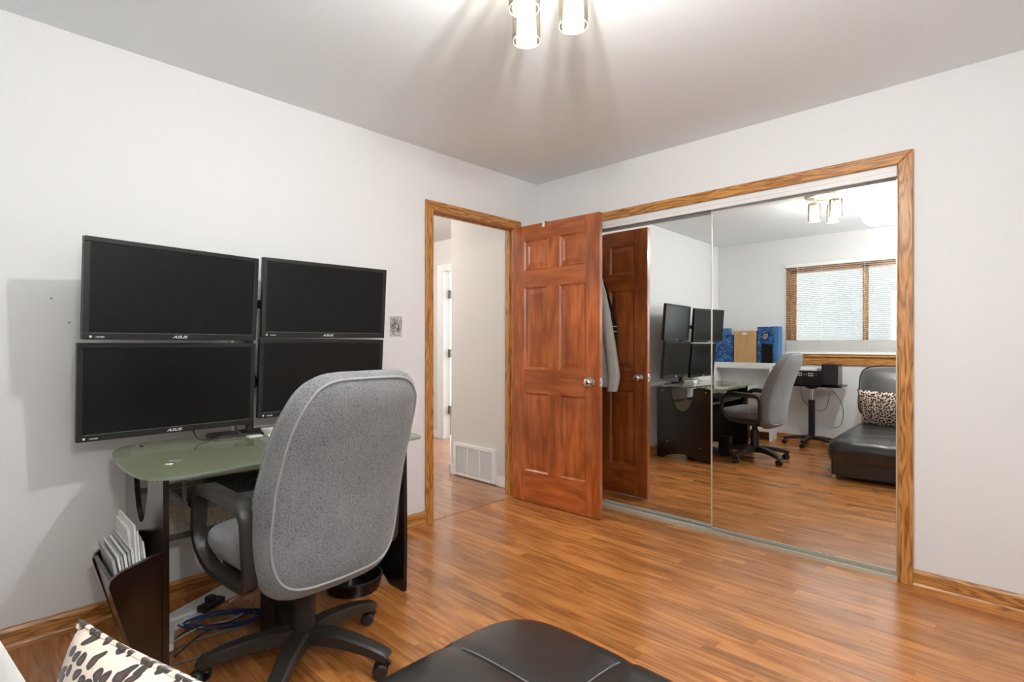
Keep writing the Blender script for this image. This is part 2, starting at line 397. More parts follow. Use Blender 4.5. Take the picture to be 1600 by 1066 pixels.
HY = .90; vx0_, vx1_ = -.847, -.318
DX0, DX1 = -2.33, -1.52
w = MB().box((-4.2, HY, 0), (DX0, HY + .1, H)).box((DX0, HY, 2.06), (DX1, HY + .1, H)).box((DX1, HY, 0), (-.9, HY + .1, H))
struct('wall_hall_end', w, 'hall_paint')
struct('baseboard_hall', MB().box((-.917, -.150, 0), (vx0_, -.138, .085), bevel=.003).box((vx1_, -.150, 0), (-.1, -.138, .085), bevel=.003).box((-.917, -.15, 0), (-.905, .1, .085)), 'white_paint')
struct('baseboard_hall_end', B((-4.2, HY - .012, 0), (DX0 - .09, HY, .085), bevel=.003), 'white_paint')
# white hall door frame and door, seen at an angle
w = MB().box((DX0 - .09, HY - .018, 0), (DX0, HY, 2.14), bevel=.004).box((DX0, HY - .018, 2.06), (DX1, HY, 2.14), bevel=.004).box((DX1, HY - .018, 0), (DX1 + .09, HY, 2.14), bevel=.004).box((DX0, HY - .005, 0), (DX0 + .015, HY + .1, 2.06))
struct('trim_2', w, 'white_paint')
d = struct('door_2', B((DX0 + .018, HY + .13, .01), (DX0 + .053, HY + .85, 2.04), bevel=.003), 'white_paint')
for z in (.35, 1.05, 1.78): obj('hinge', B((DX0 + .0155, HY + .07, z - .05), (DX0 + .05, HY + .128, z + .05), bevel=.002), 'grey_metal', d)

# ------------------------------------------------------------------ trims
def casing_u(name, axis, a0, a1, ztop, w, off, t=.018):
    """door casing: two legs and a mitred head, each its own part"""
    root = None
    def strip(p, ax, lab):
        poly = p
        mb = MB()
        n = len(poly)
        # face plate with eased front edge
        cx = sum(q[0] for q in poly) / n; cz = sum(q[1] for q in poly) / n
        ins = [(q[0] + (cx - q[0]) * .0 , q[1]) for q in poly]
        if axis == 'y': mb.prism(poly, 'x', off, off + t)
        else: mb.prism(poly, 'y', off, off - t)
        return mb
    L = [(a0 - w, 0), (a0, 0), (a0, ztop), (a0 - w, ztop + w)]
    Rr = [(a1, 0), (a1 + w, 0), (a1 + w, ztop + w), (a1, ztop)]
    T = [(a0, ztop), (a1, ztop), (a1 + w, ztop + w), (a0 - w, ztop + w)]
    root = thing(name, (off if axis == 'y' else (a0 + a1) / 2, (a0 + a1) / 2 if axis == 'y' else off, 0)); root['kind'] = 'structure'
    for poly, mat in ((L, 'oak_z'), (Rr, 'oak_z'), (T, 'oak_' + axis)):
        o = obj('casing', strip(poly, axis, ''), mat, root)
        bv = o.modifiers.new('bevel', 'BEVEL'); bv.width = .005; bv.segments = 2; bv.limit_method = 'ANGLE'
    return root
casing_u('trim_3', 'y', DY0, DY1, CZ, .062, 0)
casing_u('trim_4', 'x', CX0, CX1, CZ, .060, 0)
# door jamb lining
w = MB().box((-.1, DY0 - .02, 0), (.0, DY0, CZ)).box((-.1, DY1, 0), (.0, DY1 + .02, CZ)).box((-.1, DY0 - .02, CZ), (0, DY1 + .02, CZ + .02))
w.box((-.055, DY0, 0), (-.043, DY0 + .012, CZ)).box((-.055, DY1 - .012, 0), (-.043, DY1, CZ)).box((-.055, DY0, CZ - .012), (-.043, DY1, CZ))
struct('trim_5', w, 'oak_z')
w = MB().box((CX0 - .001, 0, 0), (CX0 + .003, .1, CZ)).box((CX1 - .004, 0, 0), (CX1, .1, CZ))
struct('trim_6', w, 'oak_z')
def baseboard(name, axis, a, b_, off, sgn):
    prof = [(0, 0), (.022, 0), (.022, .012), (.017, .020), (.013, .022), (.013, .068), (.008, .080), (0, .082)]
    mb = MB()
    if axis == 'y': mb.prism([(off + sgn * p, z) for p, z in prof], 'y', a, b_)
    else:
        mb.prism([(off + sgn * p, z) for p, z in prof], 'x', a, b_)
    if axis == 'y': pass
    return struct(name, mb, 'oak_' + axis)
def _fix():
    pass
# for axis y the polygon is (x,z); prism inserts y. for axis x the polygon is (y,z); prism inserts x.
baseboard('baseboard_left', 'y', WY, DY0 - .062, 0, 1)
baseboard('baseboard_back', 'x', CX1 + .060, RX, 0, -1)
baseboard('baseboard_back_corner', 'x', .0, CX0 - .06, 0, -1)
baseboard('baseboard_right', 'y', WY, 0, RX, -1)
baseboard('baseboard_front', 'x', 0, RX, WY, 1)

# ------------------------------------------------------------------ mirrored sliding closet doors
th = R(.635); UX = Vector((math.cos(th), math.sin(th), 0)); NX = Vector((-math.sin(th), math.cos(th), 0))
def mpt(x, off, z):
    """point on mirror plane (offset off behind it) at world x"""
    t = (x - 1.2) / UX.x
    return Vector((1.2, .03, 0)) + UX * t + NX * off + Vector((0, 0, z))
def slab(x0, x1, o0, o1, z0, z1):
    mb = MB(); vs = []
    for z in (z0, z1):
        for x, o in ((x0, o0), (x1, o0), (x1, o1), (x0, o1)): vs.append(mpt(x, o, z))
    return mb.add(vs, [(0, 3, 2, 1), (4, 5, 6, 7), (0, 1, 5, 4), (1, 2, 6, 5), (2, 3, 7, 6), (3, 0, 4, 7)])
def slider(name, x0, x1, off):
    d = thing(name, mpt((x0 + x1) / 2, off + .01, 0)); d['kind'] = 'structure'
    obj('mirror_pane', slab(x0 + .004, x1 - .004, off, off + .012, .030, 2.006), 'mirror_glass', d)
    obj('stile', slab(x0, x0 + .006, off - .004, off + .016, .024, 2.012), 'aluminium', d)
    obj('stile', slab(x1 - .006, x1, off - .004, off + .016, .024, 2.012), 'aluminium', d)
    obj('rail', slab(x0, x1, off - .003, off + .016, .022, .036), 'aluminium', d)
    obj('rail', slab(x0, x1, off - .003, off + .016, 2.000, 2.014), 'aluminium', d)
slider('door_3', 1.408, 2.348, 0)
slider('door_4', CX0 + .01, 1.46, .030)
tr = thing('trim_7', (1.4, .04, 0)); tr['kind'] = 'structure'
obj('track', MB().box((CX0 + .004, -.004, .0), (CX1 - .005, .088, .006)).box((CX0 + .004, -.004, .006), (CX1 - .005, .004, .020)).box((CX0 + .004, .050, .006), (CX1 - .005, .054, .018)).box((CX0 + .004, .084, .006), (CX1 - .005, .088, .02)), 'aluminium', tr)
obj('groove', B((CX0 + .004, .006, .0061), (CX1 - .005, .018, .0075)), 'black_gap', tr)
obj('groove', B((CX0 + .004, .058, .0061), (CX1 - .005, .082, .0075)), 'black_gap', tr)
tr = thing('trim_8', (1.4, .04, 2.0)); tr['kind'] = 'structure'
obj('valance', MB().box((CX0 + .004, -.002, 1.992), (CX1 - .005, .010, CZ - .001), bevel=.003).box((CX0 + .004, -.006, 2.016), (CX1 - .005, 0.0, 2.020)), 'white_paint', tr)
obj('top_track', B((CX0 + .004, .010, 2.016), (CX1 - .005, .098, CZ - .001)), 'grey_metal', tr)

# ------------------------------------------------------------------ six panel door, standing open
def six_panel(name, w=.768, h=2.032, t=.035):
    d = thing(name, (.024, -.272, .008), (0, 0, R(2.2))); d['kind'] = 'structure'
    f0, f1 = -t, 0.0
    LX = [0, .115, .333, .437, .655, w]   # stile, panel, mullion, panel, stile
    ZR = [0, .215, .80, .965, 1.575, 1.69, 1.90, h]
    for a, b_ in ((0, .115), (w - .113, w)): obj('stile', B((a, f0, 0), (b_, f1, h), bevel=.0025), 'door_wood_z', d, local=True)
    xa, xb = .115, w - .113
    for z0, z1 in ((0, .225), (.80, 1.005 - .03), (1.575 + .0, 1.70), (1.92, h)):
        obj('rail', B((xa, f0 + .0005, z0), (xb, f1 - .0005, z1)), 'door_wood_x', d, local=True)
    m0, m1 = (xa + xb) / 2 - .05, (xa + xb) / 2 + .05
    rows = ((.225, .80), (.975, 1.575), (1.70, 1.92))
    for z0, z1 in rows:
        obj('mullion', B((m0, f0 + .0005, z0), (m1, f1 - .0005, z1)), 'door_wood_z', d, local=True)
        for a, b_ in ((xa, m0), (m1, xb)):
            mb = MB()
            def ring(i, y): return [(a + i, y, z0 + i), (b_ - i, y, z0 + i), (b_ - i, y, z1 - i), (a + i, y, z1 - i)]
            for sgn, face in ((-1, f0), (1, f1)):
                ys = [face + sgn * 0.0, face - sgn * .009, face - sgn * .011, face - sgn * .011, face - sgn * .0035]
                ins = [0, .009, .012, .020, .050]
                rings = [ring(i, y) for i, y in zip(ins, ys)]
                vs = [p for r_ in rings for p in r_]; fs = []
                for k in range(4):
                    for j in range(4): fs.append((k * 4 + j, k * 4 + (j + 1) % 4, (k + 1) * 4 + (j + 1) % 4, (k + 1) * 4 + j))
                fs.append((16, 17, 18, 19)); mb.add(vs, fs)
            o = obj('panel', mb, 'door_wood_z', d, local=True)
    # knobs on both faces, latch and strike
    kx, kz = w - .066, .905
    prof = [(.0, -.0), (.033, 0), (.033, .004), (.030, .009), (.013, .012), (.012, .026), (.020, .032), (.0275, .042), (.0275, .052), (.022, .060), (.012, .063), (0, .0635)]
    for sgn, f in ((-1, f0), (1, f1)):
        M = Matrix.Rotation(R(90) * (1 if sgn < 0 else -1), 4, 'X')
        obj('knob', MB().lathe(prof, (kx, f, kz), 24, M, cap=False), 'chrome', d, smooth=True, local=True)
    obj('latch_plate', B((w - .0005, f0 + .006, kz - .03), (w + .0015, f1 - .006, kz + .03), bevel=.001), 'chrome', d, local=True)
    obj('latch', B((w, f0 + .011, kz - .008), (w + .010, f1 - .011, kz + .008), bevel=.002), 'chrome', d, local=True)
    for z in (.25, 1.02, 1.80): obj('hinge', MB().tube([(-.006, f1 + .004, z - .045), (-.006, f1 + .004, z + .045)], .006, 10).box((-.004, f0 + .006, z - .045), (-.0005, f1, z + .045)), 'brass_latch', d, local=True)
    return d
six_panel('door_1')

# ------------------------------------------------------------------ window with blind, porch beyond
wd = thing('window_1', (1.63, WY, WZ0)); wd['kind'] = 'structure'
fr = MB().box((WX0, WY - .1, WZ0), (WX0 + .05, WY - .0, WZ1)).box((WX1 - .05, WY - .1, WZ0), (WX1, WY, WZ1)).box((WX0, WY - .1, WZ1 - .05), (WX1, WY, WZ1))
obj('jamb', fr, 'oak_z', wd)
for a, b_ in ((WX0 + .05, 1.645), (1.605, WX1 - .05)):
    y0 = WY - .075 if a < 1 else WY - .05
    s = MB().box((a, y0, WZ0 + .02), (a + .05, y0 + .022, WZ1 - .05)).box((b_ - .05, y0, WZ0 + .02), (b_, y0 + .022, WZ1 - .05)).box((a, y0, WZ0 + .02), (b_, y0 + .022, WZ0 + .07)).box((a, y0, WZ1 - .09), (b_, y0 + .022, WZ1 - .05))
    sh = obj('sash', s, 'oak_z', wd); obj('pane', B((a + .05, y0 + .009, WZ0 + .07), (b_ - .05, y0 + .013, WZ1 - .09)), 'window_glass', sh)
obj('sill', MB().box((WX0 - .05, WY - .1, WZ0 - .005), (WX1 + .05, WY + .035, WZ0 + .02), bevel=.004), 'oak_x', wd)
obj('apron', B((WX0 - .03, WY, WZ0 - .095), (WX1 + .03, WY + .018, WZ0 - .005), bevel=.003), 'oak_x', wd)
bl = tag(thing('window_blind', (1.63, WY + .02, WZ0 + .03)), 'white slatted mini blind lowered over the window behind the desk', 'window blind')
BX0, BX1 = WX0 + .005, WX1 - .005
obj('head_rail', B((BX0 - .01, WY + .002, WZ1 - .03), (BX1 + .01, WY + .042, WZ1 + .008), bevel=.003), 'blind_white', bl)
sv = []; sf = []
for i in range(5):
    y = -.0125 + .025 * i / 4; z = .0022 * (1 - (y / .0125) ** 2)
    for x in (-(BX1 - BX0) / 2, (BX1 - BX0) / 2): sv += [(x, y, z), (x, y, z + .0006)]
for i in range(4):
    a = i * 4; sf += [(a, a + 4, a + 6, a + 2), (a + 1, a + 3, a + 7, a + 5)]
slat = bpy.data.meshes.new('slat'); slat.from_pydata(sv, [], sf); slat.materials.append(MATS['blind_white'])
z = WZ1 - .045; zs = []
while z > 1.215: zs.append((z, R(8))); z -= .0215
z = 1.20
while z > WZ0 + .05: zs.append((z, R(68))); z -= .013
for z, tl in zs:
    o = link('slat', slat, bl); o.location = Vector(((BX0 + BX1) / 2, WY + .024, z)) - WORG[bl.name]; o.rotation_euler = (tl, 0, 0)
obj('bottom_rail', B((BX0, WY + .010, WZ0 + .027), (BX1, WY + .038, WZ0 + .042), bevel=.003), 'blind_white', bl)
for x in (BX0 + .13, 1.21, 1.63, 2.05, BX1 - .13): obj('ladder_cord', MB().tube([(x, WY + .0375, WZ1 - .02), (x, WY + .0375, WZ0 + .04)], .0016, 5), 'blind_white', bl)
# pale porch wall outside with openings to the sky
w = MB()
PY = -6.2
w.box((-2.5, PY - .1, -.5), (6, PY, .75)).box((-2.5, PY - .1, 1.95), (6, PY, 2.6)).box((-2.5, PY - .1, .75), (-.55, PY, 1.95)).box((.15, PY - .1, .75), (1.55, PY, 1.95)).box((2.4, PY - .1, .75), (6, PY, 1.95))
struct('wall_porch', w, 'porch_paint')
struct('floor_porch', B((-2.5, PY - .1, -.6), (6, WY - .1, -.5)), 'porch_paint')

# ------------------------------------------------------------------ ceiling fixture, then added stand-in lights
fx = tag(thing('ceiling_fixture', (1.63, -1.855, H - .001)), 'three-bulb ceiling light with clear cylinder shades on a metal plate', 'ceiling light')
fc = Vector((1.63, -1.855, H))
obj('plate', MB().lathe([(.0, 0), (.155, 0), (.155, -.012), (.145, -.022), (.05, -.030), (0, -.031)], fc, 32, cap=False), 'aluminium', fx, smooth=True)
for px, py in ((1.552, -1.822), (1.722, -1.778), (1.665, -1.957)):
    c = Vector((px, py, 0))
    sk = obj('socket', MB().lathe([(0, 2.412), (.010, 2.412), (.010, 2.385), (.032, 2.382), (.034, 2.365), (.022, 2.350), (.022, 2.325), (0, 2.325)], c, 20, cap=False), 'chrome', fx, smooth=True)
    obj('shade', MB().lathe([(.014, 2.372), (.045, 2.371), (.0485, 2.366), (.0485, 2.222), (.0460, 2.222), (.0460, 2.364), (.043, 2.3685), (.014, 2.369)], c, 32, cap=False), 'shade_glass', fx, smooth=True)
    obj('rim', MB().tube([(c.x + .0473 * math.cos(a * math.pi / 16), c.y + .0473 * math.sin(a * math.pi / 16), 2.2215) for a in range(32)], .0018, 6, closed=True), 'white_paint', fx, smooth=True)
    obj('bulb', MB().lathe([(0, 2.325), (.010, 2.324), (.012, 2.315), (.016, 2.295), (.018, 2.270), (.016, 2.248), (.009, 2.238), (0, 2.236)], c, 16, cap=False), 'fixture_bulb', fx, smooth=True)
LPX, LPY, LPZ = 1.957, -2.10, 2.272
lp = tag(thing('flash_globe', (LPX, LPY, H - .001)), 'round white globe standing in for a raised flash, seen in the closet mirror', 'lamp')  # globe and mount are made up in place of a flash held overhead
obj('globe', MB().lathe([(.108 * math.sin(a * math.pi / 24), -.108 * math.cos(a * math.pi / 24)) for a in range(0, 25)], (LPX, LPY, LPZ), 32, cap=False), 'frosted_shell', lp, smooth=True)
obj('mount', MB().lathe([(0, H), (.05, H), (.05, H - .012), (.014, H - .022), (.012, H - .062), (0, H - .062)], (LPX, LPY, 0), 24, cap=False), 'white_paint', lp, smooth=True)
obj('bulb', MB().lathe([(.020 * math.sin(a * math.pi / 12), -.02 * math.cos(a * math.pi / 12)) for a in range(13)], (LPX, LPY, LPZ - .084), 16, cap=False), 'flash_bulb', lp, smooth=True)
hl = tag(thing('hall_fill_lamp', (-2.0, -.75, H - .001)), 'round frosted dome lamp added out of view to light the hallway', 'ceiling light')  # added beyond the view to brighten the hallway
obj('dome', MB().lathe([(.17, H), (.165, H - .03), (.13, H - .07), (.07, H - .092), (0, H - .098)], (-2.0, -.75, 0), 28, cap=False), 'frosted_shell', hl, smooth=True)
obj('bulb', MB().lathe([(.03 * math.sin(a * math.pi / 12), -.03 * math.cos(a * math.pi / 12)) for a in range(13)], (-2.0, -.75, H - .045), 14, cap=False), 'hall_fill_bulb', hl, smooth=True)

fl = tag(thing('fill_lamp', (2.95, -3.07, 0)), 'added floor lamp standing in for a camera flash, unseen behind the viewpoint', 'floor lamp')  # added as fill in place of an on-camera flash, out of view
obj('base', MB().lathe([(0, 0), (.13, 0), (.13, .012), (.10, .022), (.02, .030), (0, .030)], (2.95, -3.07, 0), 28, cap=False), 'black_plastic', fl, smooth=40)
obj('pole', MB().tube([(2.95, -3.07, .028), (2.95, -3.07, 1.58)], .010, 12), 'black_plastic', fl, smooth=40)
obj('socket', MB().lathe([(0, 1.575), (.024, 1.575), (.030, 1.600), (0, 1.602)], (2.95, -3.07, 0), 18, cap=False), 'black_plastic', fl, smooth=40)
obj('globe', MB().lathe([(.072 * math.sin(a * math.pi / 20), -.072 * math.cos(a * math.pi / 20)) for a in range(21)], (2.95, -3.07, 1.668), 28, cap=False), 'frosted_shell', fl, smooth=True)
obj('bulb', MB().lathe([(.03 * math.sin(a * math.pi / 12), -.03 * math.cos(a * math.pi / 12)) for a in range(13)], (2.95, -3.07, 1.672), 16, cap=False), 'fill_bulb', fl, smooth=True)

# ------------------------------------------------------------------ glass computer desk
dk = tag(thing('computer_desk', (.45, -2.23, 0)), 'black computer desk with green glass top against the left wall', 'desk')
YR, YL = -1.738, -2.705
def side_panel(y):
    poly = [(.10, .0), (.17, .0)] + [(.17 + .41 * k / 10, .055 * math.sin(math.pi * k / 10) ** .6) for k in range(1, 10)] + [(.58, .0), (.70, .0), (.705, .25), (.70, .722)]
    cut = [(.49, .722)] + [(.37 + .12 * math.cos(a), .722 - .235 * math.sin(a)) for a in [math.pi * k / 16 for k in range(1, 16)]] + [(.25, .722)]
    poly += cut + [(.10, .722)]
    # polygon is concave: triangulate by bmesh
    bm = bmesh.new(); vs = [bm.verts.new((x, y - .009, z)) for x, z in poly]; f = bm.faces.new(vs)
    r_ = bmesh.ops.extrude_face_region(bm, geom=[f]); 
    for v in [g for g in r_['geom'] if isinstance(g, bmesh.types.BMVert)]: v.co.y += .018
    bmesh.ops.triangulate(bm, faces=[f_ for f_ in bm.faces if len(f_.verts) > 4])
    bm.verts.index_update(); mb = MB(); mb.add([v.co.copy() for v in bm.verts], [[v.index for v in f_.verts] for f_ in bm.faces]); bm.free(); return mb
pr = obj('side_panel', side_panel(YR), 'black_laminate', dk); pl_ = obj('side_panel', side_panel(YL), 'espresso', dk)
for p_, y, sg in ((pr, YR, 1), (pl_, YL, -1)):
    for x, z in ((.16, .69), (.62, .69), (.22, .17), (.56, .14)):
        obj('bolt', MB().lathe([(0, 0), (.007, 0), (.006, .003), (0, .004)], (x, y + sg * .009, z), 12, Matrix.Rotation(R(-90) * sg, 4, 'X'), cap=False), 'chrome', p_, smooth=True)
gp = smooth_path([(.845, -2.66, 0), (.815, -2.46, 0), (.798, -2.22, 0), (.81, -1.95, 0), (.825, -1.80, 0), (.80, -1.722, 0), (.70, -1.70, 0), (.40, -1.70, 0), (.20, -1.712, 0), (.105, -1.76, 0), (.078, -1.86, 0), (.075, -2.2, 0), (.075, -2.58, 0), (.105, -2.71, 0), (.22, -2.775, 0), (.40, -2.797, 0), (.62, -2.803, 0), (.78, -2.785, 0), (.836, -2.735, 0)], 6, True)
gpoly = [(p.x, p.y) for p in gp]
gl = obj('glass_top', MB().prism(gpoly, 'z', .733, .743), 'desk_glass', dk)
gl.data.materials.append(MATS['desk_glass_edge'])
for p in gl.data.polygons:
    if abs(p.normal.z) < .5: p.material_index = 1
for x, y in ((.16, YR - .03), (.62, YR - .03), (.16, YL + .03), (.62, YL + .03)):
    obj('standoff', MB().lathe([(0, .700), (.016, .700), (.016, .733), (0, .733)], (x, y, 0), 16, cap=False), 'chrome', dk, smooth=True)
    obj('standoff_cap', MB().lathe([(0, .743), (.017, .743), (.014, .747), (0, .748)], (x, y, 0), 16, cap=False), 'chrome', dk, smooth=True)
obj('front_rail', B((.66, YL + .009, .690), (.685, YR - .009, .715), bevel=.002), 'perf_metal', dk)
obj('rear_rail', B((.12, YL + .009, .690), (.145, YR - .009, .715), bevel=.002), 'grey_metal', dk)
# perforated modesty panel
mb = MB(); px0, py0, pz0 = .20, YL + .012, .36; cs = .024; ny = int((YR - YL - .024) / cs); nz = 8
for j in range(nz):
    for i in range(ny):
        y0 = py0 + i * cs; z0 = pz0 + j * cs; c = (y0 + cs / 2, z0 + cs / 2); n = len(mb.v); sh = 0
        for k in range(8):
            a = R(22.5 + 45 * k); mb.v.append(Vector((px0, c[0] + .0072 * math.cos(a), c[1] + .0072 * math.sin(a))))
        sq = [(1, .414), (.414, 1), (-.414, 1), (-1, .414), (-1, -.414), (-.414, -1), (.414, -1), (1, -.414)]
        for a, b_ in sq: mb.v.append(Vector((px0, c[0] + a * cs / 2, c[1] + b_ * cs / 2)))
        for a, b_ in ((1, 1), (-1, 1), (-1, -1), (1, -1)): mb.v.append(Vector((px0, c[0] + a * cs / 2, c[1] + b_ * cs / 2)))
        for k in range(8): mb.f.append((n + k, n + (k + 1) % 8, n + 8 + (k + 1) % 8, n + 8 + k))
        for q, k in ((16, 0), (17, 2), (18, 4), (19, 6)): mb.f.append((n + 8 + k, n + q, n + 8 + (k + 1) % 8))
mpn = obj('perforated_panel', mb, 'perf_metal', dk); so = mpn.modifiers.new('solid', 'SOLIDIFY'); so.thickness = .0015
obj('panel_rail', B((.195, YL + .009, .555), (.215, YR - .009, .575), bevel=.002), 'grey_metal', dk)
obj('panel_rail', B((.195, YL + .009, .335), (.215, YR - .009, .358), bevel=.002), 'grey_metal', dk)
# keyboard tray on brackets
ty = obj('keyboard_tray', MB().box((.36, -2.615, .574), (.660, -1.84, .588), bevel=.003), 'black_laminate', dk)
obj('tray_edge', B((.657, -2.615, .572), (.665, -1.84, .592), bevel=.002), 'grey_metal', ty)
for y in (-2.628, -1.826): obj('bracket', MB().box((.34, y - .006, .570), (.63, y + .006, .598)).box((.36, y - .004, .59), (.38, y + .004, .70)).box((.60, y - .004, .59), (.62, y + .004, .70)), 'grey_metal', ty)
# magazine rack on the outside of the left panel
rk = obj('magazine_rack', MB().prism([(YL - .009, .455), (YL - .035, .452), (YL - .125, .425), (YL - .150, .405), (YL - .155, .385), (YL - .085, .12), (YL - .07, .08), (YL - .009, .06)], 'x', .672, .690), 'espresso', dk)
obj('rack_end', MB().prism([(YL - .009, .455), (YL - .035, .452), (YL - .125, .425), (YL - .150, .405), (YL - .155, .385), (YL - .085, .12), (YL - .07, .08), (YL - .009, .06)], 'x', .36, .378), 'espresso', rk)
obj('rack_front', MB().prism([(YL - .152, .400), (YL - .142, .404), (YL - .072, .13), (YL - .062, .10), (YL - .009, .095), (YL - .009, .08), (YL - .072, .08), (YL - .084, .12)], 'x', .378, .672), 'espresso', rk)

# magazines and catalogues in the rack
def leaf_block(name, x0, x1, yb, yt, zb, zt, th_, mat, label, curl=0, group='papers in the magazine rack'):
    o = MB(); n = 6; vs = []; fs = []
    for i in range(n + 1):
        t = i / n; y = yb + (yt - yb) * t - curl * t * t; z = zb + (zt - zb) * t
        for x, dy in ((x0, 0), (x1, 0), (x1, th_), (x0, th_)): vs.append((x, y + dy, z))
    for i in range(n):
        a = i * 4
        for k in range(4): fs.append((a + k, a + (k + 1) % 4, a + 4 + (k + 1) % 4, a + 4 + k))
    fs += [(0, 3, 2, 1), (n * 4, n * 4 + 1, n * 4 + 2, n * 4 + 3)]
    ob = obj(name, o.add(vs, fs), mat); tag(ob, label, 'magazine', group); return ob
mag = [(.128, .140, .455, .008, 'paper_grey'), (.116, .126, .462, .006, 'paper'), (.106, .117, .458, .006, 'paper_grey'), (.096, .108, .465, .007, 'paper'), (.085, .098, .470, .007, 'paper_grey'), (.074, .088, .476, .007, 'paper')]
for i, (db, dt, zt, t_, mt) in enumerate(mag):
    leaf_block('magazine', .385, .64, YL - db * .55 - .012, YL - dt, .115, zt, t_, mt, 'thin pale magazine standing in the low row of the desk side rack')
leaf_block('booklet', .40, .60, YL - .047, YL - .088, .115, .535, .012, 'paper', 'tall narrow white booklet leaning beside the thick catalogue', .004, None)
cat_ = thing('catalogue', (.52, YL - .03, .115)); tag(cat_, 'thick white paper catalogue standing tallest in the desk side rack', 'catalogue')
for k in range(4):
    c = MB(); vs = []; fs = []; n = 8
    for i in range(n + 1):
        t = i / n; y = YL - .036 + k * .0065 - .040 * t - (.012 - .004 * k) * math.sin(t * 2.5); zz = .118 + (.44 - k * .022) * t
        for x, dy in ((.40, 0), (.655 - .006 * k, 0), (.655 - .006 * k, .0058), (.40, .0058)): vs.append((x, y + dy, zz))
    for i in range(n):
        a = i * 4
        for q in range(4): fs.append((a + q, a + (q + 1) % 4, a + 4 + (q + 1) % 4, a + 4 + q))
    fs += [(0, 3, 2, 1), (n * 4, n * 4 + 1, n * 4 + 2, n * 4 + 3)]
    obj('page_block', c.add(vs, fs), 'paper' if k != 2 else 'paper_grey', cat_)

# keyboard
kb = tag(thing('keyboard', (.55, -2.29, .588)), 'black keyboard on the pull-out tray under the glass', 'keyboard')
obj('case', MB().prism([(.445, .5885), (.630, .5885), (.630, .612), (.445, .630)], 'y', -2.52, -2.08), 'black_plastic', kb)
km = MB()
for r_ in range(6):
    for c in range(18):
        x = .455 + r_ * .0275; y = -2.51 + c * .0238; zt = .6285 - (x - .445) / .185 * .018
        km.prism([(x, y), (x + .0225, y), (x + .0225, y + .0198), (x, y + .0198)], 'z', zt - .002, zt + .006)
obj('keys', km, 'bezel_plastic', kb, kind='stuff')
obj('wrist_strip', B((.631, -2.52, .5885), (.654, -2.08, .598), bevel=.002), 'grey_metal', kb)

# ------------------------------------------------------------------ monitors on a four-arm stand
def monitor():
    m = thing('monitor', (0, 0, 0)); Wm, Hm = .643, .375
    y0, y1, z0, z1 = -Wm / 2, Wm / 2, -Hm / 2, Hm / 2
    bz = MB().box((-.030, y0, z1 - .019), (0, y1, z1), bevel=.002).box((-.030, y0, z0), (0, y1, z0 + .026), bevel=.002).box((-.030, y0, z0 + .026), (0, y0 + .019, z1 - .019), bevel=.002).box((-.030, y1 - .019, z0 + .026), (0, y1, z1 - .019), bevel=.002)
    bzo = obj('bezel', bz, 'bezel_plastic', m, local=True)
    obj('screen', B((-.012, y0 + .018, z0 + .025), (-.0025, y1 - .018, z1 - .018)), 'screen_black', m, local=True)
    bk = MB(); 
    a = [(-.030, y0 + .004, z0 + .004), (-.030, y1 - .004, z0 + .004), (-.030, y1 - .004, z1 - .004), (-.030, y0 + .004, z1 - .004)]
    b2 = [(-.040, y0 + .02, z0 + .02), (-.040, y1 - .02, z0 + .02), (-.040, y1 - .02, z1 - .02), (-.040, y0 + .02, z1 - .02)]
    c2 = [(-.060, y0 + .15, z0 + .07), (-.060, y1 - .15, z0 + .07), (-.060, y1 - .15, z1 - .07), (-.060, y0 + .15, z1 - .07)]
    fs = []
    for k in range(2):
        for j in range(4): fs.append((k * 4 + j, k * 4 + (j + 1) % 4, k * 4 + 4 + (j + 1) % 4, k * 4 + 4 + j))
    fs.append((8, 9, 10, 11)); fs.append((0, 1, 2, 3))
    obj('back_cover', bk.add(a + b2 + c2, fs), 'black_plastic', m, local=True)
    Mt = Matrix.Translation((.0004, .0, z0 + .0075)) @ Matrix(((0, 0, 1, 0), (1, 0, 0, 0), (0, 1, 0, 0), (0, 0, 0, 1)))
    text_mesh('ASUS', .017, 'logo_white', m, Mt @ Matrix.Diagonal((1.35, .9, 1, 1)), shear=.35)
    Mt2 = Matrix.Translation((.0004, y0 + .052, z0 + .008)) @ Matrix(((0, 0, 1, 0), (1, 0, 0, 0), (0, 1, 0, 0), (0, 0, 0, 1)))
    text_mesh('HDMI', .009, 'logo_white', m, Mt2 @ Matrix.Diagonal((1.2, .8, 1, 1)), name='port_mark')
    obj('port_mark', B((-.001, y0 + .020, z0 + .008), (.0004, y0 + .027, z0 + .0155)), 'logo_white', m, local=True)
    obj('led_bar', B((-.004, y0 + .024, z0 + .0245), (.0003, y1 - .022, z0 + .0262)), 'grey_metal', bzo, local=True)
    return m
mon0 = monitor()
poses = [((.321, -2.566, 1.370), 8.7, -4.1, 'black monitor at the upper left of the four, over the desk'),
         ((.255, -1.893, 1.386), -3.0, -4.4, 'black monitor at the upper right of the four, nearest the wall plate'),
         ((.254, -2.571, .983), 2.4, -4.7, 'black monitor at the lower left of the four, just above the glass'),
         ((.243, -1.905, 1.003), -2.4, -5.0, 'black monitor at the lower right of the four, partly behind the chair')]
for i, (c, yw, pt, lab) in enumerate(poses):
    m = mon0 if i == 0 else copy_tree(mon0)
    m.location = c; m.rotation_euler = (0, R(-pt), R(yw)); tag(m, lab, 'monitor', 'four desk monitors')
st = tag(thing('monitor_stand', (.13, -2.232, .743)), 'black four-arm monitor stand rising from the glass desk', 'monitor stand')
obj('pole', MB().tube([(.125, -2.232, .745), (.125, -2.232, 1.46)], .019, 14), 'black_plastic', st, smooth=True)
obj('base', MB().prism(round_poly([(.085, -2.42), (.21, -2.42), (.24, -2.232), (.21, -2.05), (.085, -2.05)], .05), 'z', .7435, .755), 'black_plastic', st)
